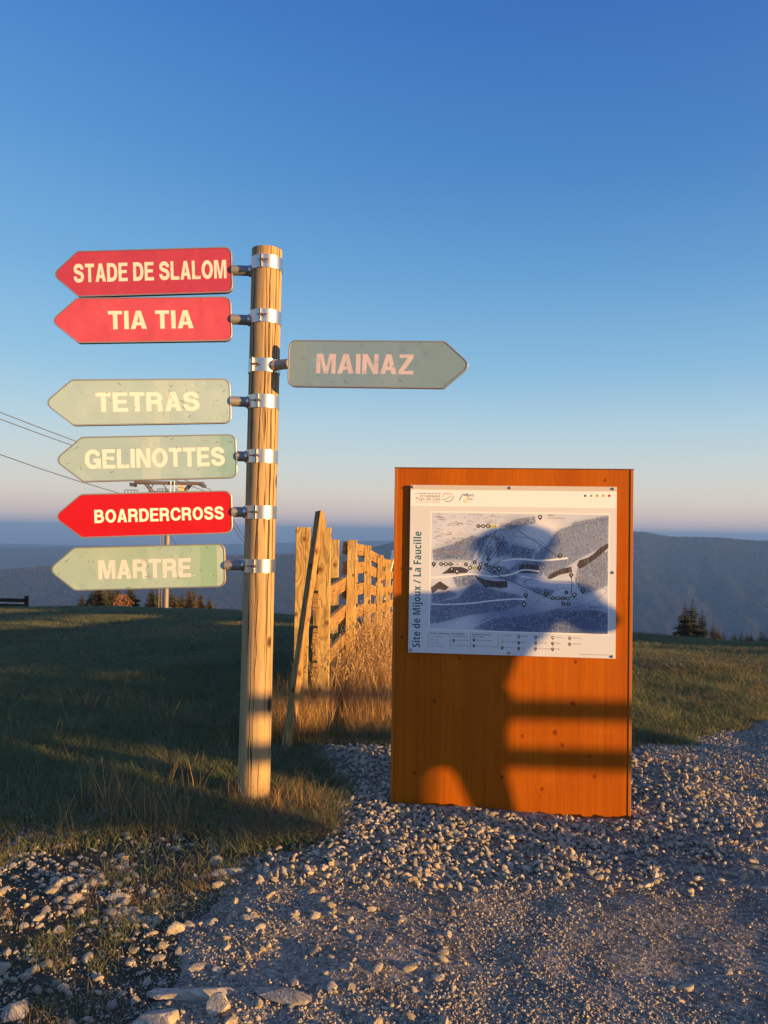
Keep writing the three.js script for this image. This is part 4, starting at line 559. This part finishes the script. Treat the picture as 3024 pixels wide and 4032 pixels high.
{
  const pw = 1.146, ph = 0.949, x0 = 0.0925, y0 = 0.860, cx = x0 + pw / 2, cy = y0 + ph / 2;
  const panel = new THREE.BoxGeometry(pw, ph, 0.008); const edge = std({ color: rgb(0.7, 0.68, 0.64), roughness: 0.5 });
  const face = new THREE.PlaneGeometry(pw - 0.003, ph - 0.003); const back = part(board, 'map_panel', panel, edge, [cx, cy, 0.016]);
  part(back, 'printed_map', face, std({ map: canvasTex(mapPrint()), roughness: 0.45 }), [0, 0, 0.0055]);
  const head = mergeGeometries([new THREE.SphereGeometry(0.0085, 14, 8, 0, 6.3, 0, 1.57).rotateX(Math.PI / 2), new THREE.CylinderGeometry(0.005, 0.005, 0.02, 8).rotateX(Math.PI / 2).translate(0, 0, -0.01)]);
  for (const [u, v] of [[0.012, 0.012], [0.49, 0.012], [0.983, 0.012], [0.013, 0.5], [0.985, 0.5], [0.012, 0.984], [0.492, 0.984], [0.985, 0.987]]) part(back, 'screw', head, std({ color: rgb(0.34, 0.33, 0.32), roughness: 0.75 }), [(u - 0.5) * pw, (0.5 - v) * ph, 0.0055]);
}

// ------------------------------------------------------------------ wooden windbreak fence
const pine = woodMaps(512, 1024, { a: [178, 144, 84], b: [226, 196, 130], dark: [104, 66, 32], fu: 0.03, fv: 0.006, ring: 0.15, cracks: 26, crackW: 1.5, streak: 0.5, wob: 60, seed: 21, knots: [[60, 200, 15], [200, 480, 18], [330, 760, 14], [420, 330, 16], [480, 900, 15], [150, 860, 12], [270, 120, 13]] });
for (const t of [pine.map, pine.bumpMap]) t.repeat.set(1 / 0.5, 1);
const pineMat = std({ ...pine, bumpScale: 0.005, roughness: 0.85 }), greyPine = std({ ...pine, color: rgb(0.74, 0.63, 0.56), bumpScale: 0.005, roughness: 0.9 });
const snowFence = thing('wooden_fence', 'timber windbreak fence of paired posts and staggered rails behind the board', 'fence', [-0.565, 0, -6.5]);
{
  const zs = [6.5, 8.2, 9.9, 11.6, 13.2, 15, 17, 19], hs = [1.59, 1.43, 1.41, 1.4, 1.4, 1.38, 1.38, 1.38], at = (z) => [fenceX(-z) + 0.565, H(fenceX(-z), -z), 6.5 - z];
  zs.forEach((z, i) => {
    const [x, y, zz] = at(z), k = i % 2 ? 0.01 : -0.005;
    part(snowFence, 'post', orient(timber(i < 2 ? 0.1 : 0.088, 0.09, hs[i] + 0.3, i * 3 + 1), [x + 0.078, y - 0.3, zz], [x + 0.078 + k, y + hs[i], zz]), pineMat);
    part(snowFence, 'post', orient(timber(i ? 0.085 : 0.12, 0.09, hs[i] + 0.3, i * 3 + 2), [x - (i ? 0.092 : 0.108), y - 0.3, zz], [x - (i ? 0.092 : 0.108), y + hs[i] - (i ? 0.06 : 0.002), zz]), pineMat);
  });
  for (let i = 0; i < zs.length - 1; i++) for (let r = 0; r < 6; r++) {
    const h = i ? [0.06, 0.33, 0.6, 0.87, 1.13, 1.345][r] : 0.1 + r * 0.29; if (i === 0 && r > 3) continue;
    const a = at(zs[i]), b = at(zs[i + 1]), e = (hash(i, r) - 0.5) * 0.02, A = [a[0] + 0.008, a[1] + h + e, a[2] + (i ? 0 : 0.05)], B = [b[0] + 0.010, b[1] + h - e, b[2] + 0.004], len = Math.hypot(B[0] - A[0], B[1] - A[1], B[2] - A[2]);
    part(snowFence, 'rail', orient(timber(0.14, 0.042, len - 0.004, i * 20 + r + 50, 0.003), A, B, Math.PI / 2), greyPine);
  }
  for (let r = 0; r < 5; r++) part(snowFence, 'spacer', timber(0.042, 0.09, 0.138, r + 8).translate(0.008, 0.166 + r * 0.29, 0.002), greyPine);      // short blocks between the rail ends in the end pair
  // top rails of the second bay
  const bolt = tubeBetween([-0.175, 1.53, 0.0], [-0.155, 1.53, 0.0], 0.012, 8); part(snowFence, 'bolt', bolt, rust);
  for (const y of [1.38, 1.5]) { part(snowFence, 'bolt', tubeBetween([0.118, y, 0.0], [0.128, y, 0.0], 0.012, 8), rust); }
}
{
  const l = thing('leaning_timber', 'squared timber leaning against the front post of the fence', 'timber', [-0.66, H(-0.66, -5.41) - 0.05, -5.41]);
  const g = timber(0.058, 0.058, 1.98, 91, 0.004); g.rotateY(1.0); part(l, 'beam', orient(g, [0, 0, 0], [0.135, 1.74, -0.93]), greyPine);
  const l2 = thing('short_timber', 'short timber end showing behind the top of the leaning timber', 'timber', [-0.57, 0.9, -6.62]); part(l2, 'beam', orient(timber(0.05, 0.04, 0.74, 92), [0, 0, 0], [0.05, 0.72, -0.02]), pineMat);
}
{ // slanting tube seen just left of the board
  const b = thing('slanted_metal_tube', 'slanted galvanised tube rising behind the fence beside the board', 'metal tube', [-0.12, H(-0.12, -14.5), -14.5]); part(b, 'tube', tubeBetween([0, 0, 0], [0.32, 1.55, 0], 0.04, 12), galv); part(b, 'cap', tubeBetween([0.32, 1.55, 0], [0.33, 1.6, 0], 0.05, 12), galv); part(b, 'foot_plate', new THREE.BoxGeometry(0.16, 0.02, 0.16), galv);
}

// ------------------------------------------------------------------ spruces beyond the brow
function spruce(seed, h, w) {
  const r = rngOf(seed), out = [], tri = (a, b, c) => out.push(...a, ...b, ...c), tiers = 24;
  for (let t = 0; t < tiers; t++) {
    const f = t / tiers, y = h * (0.05 + 0.93 * f), R = w * Math.pow(1 - f, 0.85) * (0.75 + 0.5 * r()) + 0.06, nb = 8 + ((1 - f) * 7 | 0), a0 = r() * 6.28;
    for (let b = 0; b < nb; b++) {
      const a = a0 + b / nb * 6.28 + (r() - 0.5) * 0.5, L = R * (0.65 + 0.5 * r()), ca = Math.cos(a), sa = Math.sin(a), droop = 0.22 + 0.25 * r();
      for (let s = 0; s < 5; s++) {
        const u0 = s / 5, u1 = Math.min(1, u0 + 0.38), hw = L * 0.3 * (1.1 - u0) * (0.7 + 0.6 * r()), off = (r() - 0.5) * L * 0.22, y0 = y - droop * L * u0 + (r() - 0.5) * 0.1 * L, y1 = y - droop * L * u1 + 0.12 * L * u1 * u1;
        const p = [ca * L * u0 - sa * off, y0, sa * L * u0 + ca * off], e = [ca * L * u1 - sa * off * 2, y1, sa * L * u1 + ca * off * 2];
        tri([p[0] - sa * hw, p[1] - 0.3 * hw, p[2] + ca * hw], [p[0] + sa * hw, p[1] - 0.3 * hw, p[2] - ca * hw], e); tri(p, [p[0] - sa * hw * 0.5, p[1] - hw * 1.1, p[2] + ca * hw * 0.5], e);
      }
    }
  }
  tri([-0.05, h * 0.94, 0], [0.05, h * 0.94, 0], [0, h * 1.05, 0]); tri([0, h * 0.94, -0.05], [0, h * 0.94, 0.05], [0, h * 1.05, 0]);
  const g = new THREE.BufferGeometry(); g.setAttribute('position', new THREE.Float32BufferAttribute(out, 3)); g.computeVertexNormals(); return g;
}
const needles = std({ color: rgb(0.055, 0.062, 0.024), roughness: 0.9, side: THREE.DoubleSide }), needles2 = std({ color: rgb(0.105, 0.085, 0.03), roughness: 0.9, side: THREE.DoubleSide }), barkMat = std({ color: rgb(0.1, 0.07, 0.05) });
const protoTree = [0, 1, 2].map((i) => ({ crown: spruce(200 + i, 6, [1.75, 1.45, 2.0][i]), trunk: tubeBetween([0, -0.3, 0], [0, 5.6, 0], 0.14, 7, 0.02) }));
function tree(px, topY, D, s, kind, name, label, warm) { // px: lateral offset per metre ahead
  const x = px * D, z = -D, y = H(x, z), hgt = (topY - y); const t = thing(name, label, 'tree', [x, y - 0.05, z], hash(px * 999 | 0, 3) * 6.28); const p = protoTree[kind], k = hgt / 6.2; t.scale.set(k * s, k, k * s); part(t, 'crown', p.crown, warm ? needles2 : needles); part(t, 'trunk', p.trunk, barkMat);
}
{
  // screen columns along the row: [x, y of the tip, kind, width, warm]
  const row = [[181, 1278, 1, 1.7, 0], [193, 1290, 1, 1.4, 1], [203, 1268, 0, 1.5, 0], [218, 1240, 2, 1.25, 0], [229, 1262, 0, 1.2, 0], [240, 1252, 1, 1.2, 1], [248, 1264, 0, 1.3, 0], [258, 1258, 0, 1.3, 0], [285, 1246, 0, 1.45, 0], [332, 1262, 2, 1.3, 0], [346, 1268, 1, 1.4, 1], [374, 1272, 1, 1.4, 0], [381, 1275, 1, 1.4, 1], [389, 1284, 0, 1.4, 0], [398, 1274, 1, 1.6, 1], [413, 1262, 0, 1.3, 1], [422, 1264, 1, 1.4, 1], [437, 1272, 0, 1.4, 1], [457, 1284, 1, 1.5, 1], [470, 1306, 1, 1.5, 1]];
  const words = ['first', 'second', 'third', 'fourth', 'fifth', 'sixth', 'seventh', 'eighth', 'ninth', 'tenth', 'eleventh', 'twelfth', 'thirteenth', 'fourteenth', 'fifteenth', 'sixteenth', 'seventeenth', 'eighteenth', 'nineteenth', 'twentieth'];
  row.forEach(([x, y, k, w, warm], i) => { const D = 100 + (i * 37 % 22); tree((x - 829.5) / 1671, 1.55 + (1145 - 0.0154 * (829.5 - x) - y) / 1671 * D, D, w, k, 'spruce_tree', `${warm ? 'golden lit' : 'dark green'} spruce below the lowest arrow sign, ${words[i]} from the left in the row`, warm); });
  const right = [[1481, 1298, 2, 1.2, 'broad dark spruce, left of the tallest in the clump right of the board'], [1497, 1288, 0, 1.25, 'tallest spruce in the clump right of the board'], [1518, 1312, 1, 1.3, 'narrow spruce just right of the tallest one beyond the board'], [1542, 1342, 1, 1.5, 'small young spruce right of the clump beyond the board'], [1553, 1353, 1, 1.7, 'smallest bushy spruce at the right end of the clump']];
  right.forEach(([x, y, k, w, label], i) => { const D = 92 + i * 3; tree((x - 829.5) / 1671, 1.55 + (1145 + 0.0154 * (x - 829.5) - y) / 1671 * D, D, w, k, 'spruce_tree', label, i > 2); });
  // autumn bush in the row
  const r = rngOf(61), out = []; for (let k = 0; k < 900; k++) { const a = r() * 6.28, u = r(), q = Math.sqrt(r()) * 1.5 * Math.sin(0.4 + u * 2.5), x = Math.cos(a) * q, y = u * 2.6, z = Math.sin(a) * q, s = 0.16; out.push(x, y, z, x + (r() - 0.5) * s * 2, y + s * r(), z + (r() - 0.5) * s * 2, x + (r() - 0.5) * s, y - s * r(), z + (r() - 0.5) * s * 2); }
  const g = new THREE.BufferGeometry(); g.setAttribute('position', new THREE.Float32BufferAttribute(out, 3)); g.computeVertexNormals(); const D = 98, bx = (268 - 829.5) / 1671 * D, b = thing('autumn_bush', 'small orange autumn bush between the spruces below the lowest sign', 'bush', [bx, H(bx, -D), -D]);
  part(b, 'foliage', g, std({ color: rgb(0.3, 0.13, 0.05), side: THREE.DoubleSide })); part(b, 'stem', mergeGeometries([tubeBetween([0, -0.2, 0], [0.3, 1.8, 0], 0.06, 6, 0.02), tubeBetween([0, 0.2, 0], [-0.4, 1.5, 0.2], 0.05, 6, 0.02)]), barkMat);
  // the wood at the right edge
  const im = new THREE.InstancedMesh(protoTree[1].crown, needles, 420), m = new THREE.Matrix4(), q = new THREE.Quaternion(), Y = new THREE.Vector3(0, 1, 0);
  for (let k = 0; k < 420; k++) { const D2 = 300 + r() * 90, x = (0.425 + r() * 0.3) * D2, s = 1.2 + r() * 1.1; q.setFromAxisAngle(Y, r() * 6.28); m.compose(new THREE.Vector3(x, lerp(-48.5, -46, r()) - (D2 - 300) * 0.12 - 6 * (0.8 - x / D2 * 1.2), -D2), q, new THREE.Vector3(s, s, s)); im.setMatrixAt(k, m); }
  im.name = 'spruce_wood'; im.userData = { kind: 'stuff', label: 'dark far spruce wood along the slope at the right edge', category: 'forest' }; scene.add(im);
}

// ------------------------------------------------------------------ ski-lift pylon and its cables
const steel = std({ color: rgb(0.24, 0.22, 0.17), metalness: 0.2, roughness: 0.55 }), darkSteel = std({ color: rgb(0.12, 0.11, 0.11), metalness: 0.4, roughness: 0.6 });
const PYL = [-27.95, 0, -100];
{
  PYL[1] = H(PYL[0], PYL[2]);
  const t = thing('lift_pylon', 'tall ski lift pylon with crossarm and ladder behind the arrow signs', 'pylon', PYL), top = 7.0 - PYL[1];
  part(t, 'mast', tubeBetween([0, 0, 0], [0, top - 2.3, 0], 0.36, 20, 0.3), steel);
  part(t, 'base', new THREE.CylinderGeometry(0.75, 0.8, 1.2, 16), std({ color: rgb(0.45, 0.44, 0.42) }), [0, 0.4, 0]);
  const lad = []; for (const x of [-0.88, -0.52]) lad.push(tubeBetween([x, 0.3, 0.1], [x, top - 1.8, 0.1], 0.05, 6)); for (let y = 0.6; y < top - 2; y += 0.42) lad.push(tubeBetween([-0.88, y, 0.1], [-0.52, y, 0.1], 0.03, 5)); part(t, 'ladder', mergeGeometries(lad), steel);
  for (const s of [-1, 1]) part(t, 'arm_leg', tubeBetween([s * 0.3, top - 3.0, 0], [s * 2.95, top + 0.05, 0], 0.2, 10), steel);
  const beam = new THREE.BoxGeometry(9.0, 0.42, 0.5); beam.translate(0.1, top + 0.2, 0); part(t, 'crossarm', beam, std({ color: rgb(0.2, 0.16, 0.13), metalness: 0.3, roughness: 0.6 }));
  const tr = []; for (const [a, b] of [[-2.6, -1.2], [-1.9, -2.9], [2.6, 1.0], [1.8, 2.9], [-0.6, 0.4]]) tr.push(tubeBetween([a, top, 0.1], [b, top - 1.7, 0.1], 0.06, 6)); tr.push(tubeBetween([-2.4, top - 0.9, 0.1], [2.4, top - 0.9, 0.1], 0.05, 6)); part(t, 'bracing', mergeGeometries(tr), darkSteel);
  const rail = (x0, x1, y) => { const g = [tubeBetween([x0, y + 1.0, 0.4], [x1, y + 1.0, 0.4], 0.045, 5), tubeBetween([x0, y, 0.4], [x1, y, 0.4], 0.07, 5)]; for (let x = x0; x <= x1 + 0.01; x += (x1 - x0) / 4) g.push(tubeBetween([x, y, 0.4], [x, y + 1.0, 0.4], 0.045, 5)); return g; };
  for (const [x0, x1, dy] of [[-5.5, -3.8, 1.8], [-1.3, 0.1, 1.6], [0.9, 2.4, 1.6]]) part(t, 'walkway_railing', mergeGeometries(rail(x0, x1, top - dy)), darkSteel);
  part(t, 'top_ladder', mergeGeometries([tubeBetween([0.35, top - 2, 0.45], [0.45, top + 0.4, 0.45], 0.05, 5), tubeBetween([0.85, top - 2, 0.45], [0.9, top + 0.4, 0.45], 0.05, 5), ...[0.2, 0.6, 1.0, 1.4, 1.8].map((k) => tubeBetween([0.4, top - k, 0.45], [0.88, top - k, 0.45], 0.04, 5))]), galv);
  for (const s of [-1, 1]) { const w = []; for (let i = -2; i <= 2; i++) w.push(new THREE.CylinderGeometry(0.24, 0.24, 0.12, 14).rotateZ(Math.PI / 2).translate(s * 4.55, top - 0.1, i * 0.55)); part(t, 'sheave_wheels', mergeGeometries(w), darkSteel); }
  const box = new THREE.BoxGeometry(0.75, 0.75, 0.3); box.translate(1.75, top - 0.45, 0.4); part(t, 'number_plate', box, std({ color: rgb(0.75, 0.6, 0.35) }));
  const cables = [
    ['upper lift cable from the top left towards the pylon', [-43.4, 14.8, -71.4], [-23.0, 6.75, -100], [-6, -85, -420]], ['second lift cable running close under the upper one', [-43.3, 14.0, -71.5], [-23.3, 6.45, -100], [-7.6, -86, -420]], ['lowest lift cable sloping down to the left arm of the pylon', [-40.6, 9.75, -71.4], [-32.4, 5.3, -100], [-20, -97, -420]],
  ];
  for (const [label, a, b, c] of cables) {
    const A = new THREE.Vector3(...a), B = new THREE.Vector3(...b), C = new THREE.Vector3(...c), pts = []; for (let i = 0; i <= 12; i++) pts.push(A.clone().lerp(B, i / 12).add(new THREE.Vector3(0, -0.3 * Math.sin(i / 12 * Math.PI), 0))); for (let i = 1; i <= 14; i++) pts.push(B.clone().lerp(C, i / 14).add(new THREE.Vector3(0, -3 * Math.sin(i / 14 * Math.PI), 0)));
    meta(part(scene, numbered('lift_cable'), new THREE.TubeGeometry(new THREE.CatmullRomCurve3(pts), 60, 0.045, 5), darkSteel), label, 'cable');
  }
}
{ // rail fence on the brow at the far left
  const D = 44, f = thing('pasture_fence', 'weathered post and rail fence on the brow at the left edge', 'fence', [-20.2, H(-20.2, -D), -D]); const yb = 1.55 - (1309 - 1132) / 1671 * D - H(-20.2, -D);
  const greyWood = std({ ...pine, color: rgb(0.22, 0.21, 0.2), roughness: 0.95 });
  for (const x of [0, -2.6, -5.2, -7.8]) part(f, 'post', timber(0.19, 0.15, yb + 0.62, 3).translate(x, 0, 0), greyWood);
  for (const [y, k] of [[yb + 0.36, 0], [yb + 0.05, 1]]) for (let i = 0; i < 3; i++) part(f, 'rail', orient(timber(0.2, 0.05, 2.62, 5 + k), [-2.6 * i, y + i * 0.02, 0.1], [-2.6 * (i + 1), y + 0.02 + i * 0.02, 0.1]), greyWood);
}

// ------------------------------------------------------------------ out of frame to the right: the rail fence and the companion that throw the shadows on the board
{
  const f = thing('rail_fence', 'low two rail fence beside the path to the right of the camera', 'fence', [7.9, 0, 0.2]), g0 = (x) => H(7.9 + x, 0.2);
  for (const x of [-4.4, 0, 4.4]) part(f, 'post', timber(0.1, 0.1, 1.56 - g0(x), x * 7 | 0).translate(x, g0(x) - 0.1, -0.08), pineMat);
  for (const y of [1.085, 1.355]) for (let i = 0; i < 2; i++) part(f, 'rail', orient(timber(0.12, 0.04, 4.4, i + 3), [-4.4 + i * 4.4, y, 0], [i * 4.4, y, 0]), greyPine);
  for (let i = 0; i < 4; i++) part(f, 'plank', orient(timber(0.163, 0.022, 3.35, i + 30), [-4.3, 0.83 + i * 0.165, 0.03], [-0.95, 0.83 + i * 0.165, 0.03]), greyPine);
}
{
  const size = 96, mc = new MarchingCubes(size, new THREE.MeshStandardMaterial(), false, false, 200000), B = 1.05;      // box of +-B metres round (0, 0.95, 0); axes: x across the light, y up, z towards the sun
  const J = { head: [0.13, 1.70, 0], crown: [0.13, 1.76, 0.01], neck: [0.11, 1.55, 0], chest: [0.08, 1.32, 0], waist: [0.02, 1.06, 0], hip: [-0.01, 0.94, 0], sl: [-0.09, 1.44, 0.02], sr: [0.235, 1.45, 0], el: [-0.14, 1.18, 0.05], hl: [-0.1, 0.95, -0.06], er: [0.325, 1.30, -0.1], hr: [0.2, 1.40, -0.28], kl: [-0.08, 0.64, -0.02], kr: [0.06, 0.64, 0], al: [-0.17, 0.1, 0.03], ar: [0.145, 0.1, 0.03], tl: [-0.18, 0.04, -0.16], tr: [0.16, 0.04, -0.16], pl: [-0.065, 0.9, 0], pr: [0.055, 0.9, 0] };
  const bones = [['head', 'crown', 0.082, 0.086], ['head', 'neck', 0.062, 0.056], ['neck', 'chest', 0.07, 0.13], ['chest', 'waist', 0.13, 0.115], ['waist', 'hip', 0.115, 0.125], ['sl', 'sr', 0.075, 0.075], ['sl', 'el', 0.065, 0.052], ['el', 'hl', 0.05, 0.034], ['sr', 'er', 0.065, 0.055], ['er', 'hr', 0.052, 0.034], ['pl', 'kl', 0.1, 0.078], ['pr', 'kr', 0.095, 0.076], ['kl', 'al', 0.066, 0.044], ['kr', 'ar', 0.064, 0.044], ['al', 'tl', 0.048, 0.04], ['ar', 'tr', 0.048, 0.04]];
  for (const [side, w, dir] of [['l', J.hl, [0.02, -1, -0.25]], ['r', J.hr, [-0.75, 0.35, -0.3]]]) {   // palm, four fingers and a thumb
    J['p' + side + 'm'] = w.map((v, i) => v + dir[i] * 0.07); bones.push(['h' + side, 'p' + side + 'm', 0.03, 0.026]);
    for (let k = 0; k < 4; k++) { const o = (k - 1.5) * 0.02; J['f' + side + k] = J['p' + side + 'm'].map((v, i) => v + dir[i] * [0.065, 0.075, 0.07, 0.055][k] + (i === 2 ? o : 0)); J['k' + side + k] = J['p' + side + 'm'].map((v, i) => v + (i === 2 ? o * 0.8 : 0)); bones.push(['k' + side + k, 'f' + side + k, 0.011, 0.009]); }
    J['t' + side + 'h'] = w.map((v, i) => v + dir[i] * 0.06 + (i === 2 ? 0.055 : 0)); bones.push(['h' + side, 't' + side + 'h', 0.014, 0.01]);
  }
  const caps = bones.map(([a, b, r0, r1]) => { const A = J[a], Bb = J[b], d = [Bb[0] - A[0], Bb[1] - A[1], Bb[2] - A[2]]; return [A, d, d[0] * d[0] + d[1] * d[1] + d[2] * d[2] || 1e-9, r0, r1]; });
  const S = size, half = S / 2;
  for (let z = 0; z < S; z++) for (let y = 0; y < S; y++) for (let x = 0; x < S; x++) {
    const X = (x - half) / half * B, Y = (y - half) / half * B + 0.95, Z = (z - half) / half * B; let acc = 0;
    for (const [A, d, l2, r0, r1] of caps) { const t = clamp(((X - A[0]) * d[0] + (Y - A[1]) * d[1] + (Z - A[2]) * d[2]) / l2), q = Math.hypot(X - A[0] - d[0] * t, Y - A[1] - d[1] * t, Z - A[2] - d[2] * t) - lerp(r0, r1, t); if (q < 0.25) acc += Math.exp(-q * 55); }
    mc.field[x + y * S + z * S * S] = acc > 0 ? Math.log(acc) / 55 : -0.25;
  }
  mc.isolation = 0; mc.update(); const n = mc.count, pos = new Float32Array(n * 3), nor = mc.normalArray.slice(0, n * 3), col = new Float32Array(n * 3);
  for (let i = 0; i < n; i++) { const p = [mc.positionArray[i * 3] * B, mc.positionArray[i * 3 + 1] * B + 0.95, mc.positionArray[i * 3 + 2] * B]; pos.set(p, i * 3); const hand = Math.min(Math.hypot(p[0] - J.plm[0], p[1] - J.plm[1], p[2] - J.plm[2]), Math.hypot(p[0] - J.prm[0], p[1] - J.prm[1], p[2] - J.prm[2])) < 0.115; col.set(p[1] > 1.6 || hand ? [0.5, 0.32, 0.24] : p[1] > 0.86 ? [0.03, 0.05, 0.09] : p[1] > 0.1 ? [0.05, 0.05, 0.055] : [0.04, 0.03, 0.025], i * 3); }
  const g = new THREE.BufferGeometry(); g.setAttribute('position', new THREE.BufferAttribute(pos, 3)); g.setAttribute('normal', new THREE.BufferAttribute(nor, 3)); g.setAttribute('color', new THREE.BufferAttribute(col, 3));
  const T = 4.0, hx = SUN.x / Math.hypot(SUN.x, SUN.z), hz = SUN.z / Math.hypot(SUN.x, SUN.z), px = 0.375 + T * hx, pz = -4.39 + T * hz;
  const per = thing('person', 'person in dark jacket and trousers standing right of the camera with one elbow raised', 'person', [px, top(px, pz), pz], Math.atan2(hx, hz)); per.scale.setScalar(1.025);
  part(per, 'body', g, std({ vertexColors: true, roughness: 0.9 }));
  const hair = new THREE.SphereGeometry(0.1, 24, 14, 0, 6.3, 0, 1.75); hair.scale(1, 1.15, 1.12); hair.translate(J.head[0], J.head[1] + 0.05, 0.018); part(per, 'hair', hair, std({ color: rgb(0.05, 0.035, 0.02), roughness: 0.8 }));
  const nose = new THREE.ConeGeometry(0.014, 0.04, 8).rotateX(-1.9).translate(J.head[0], J.head[1] - 0.02, -0.108); part(per, 'nose', nose, std({ color: rgb(0.5, 0.32, 0.24) }));
}

renderer.render(scene, camera);
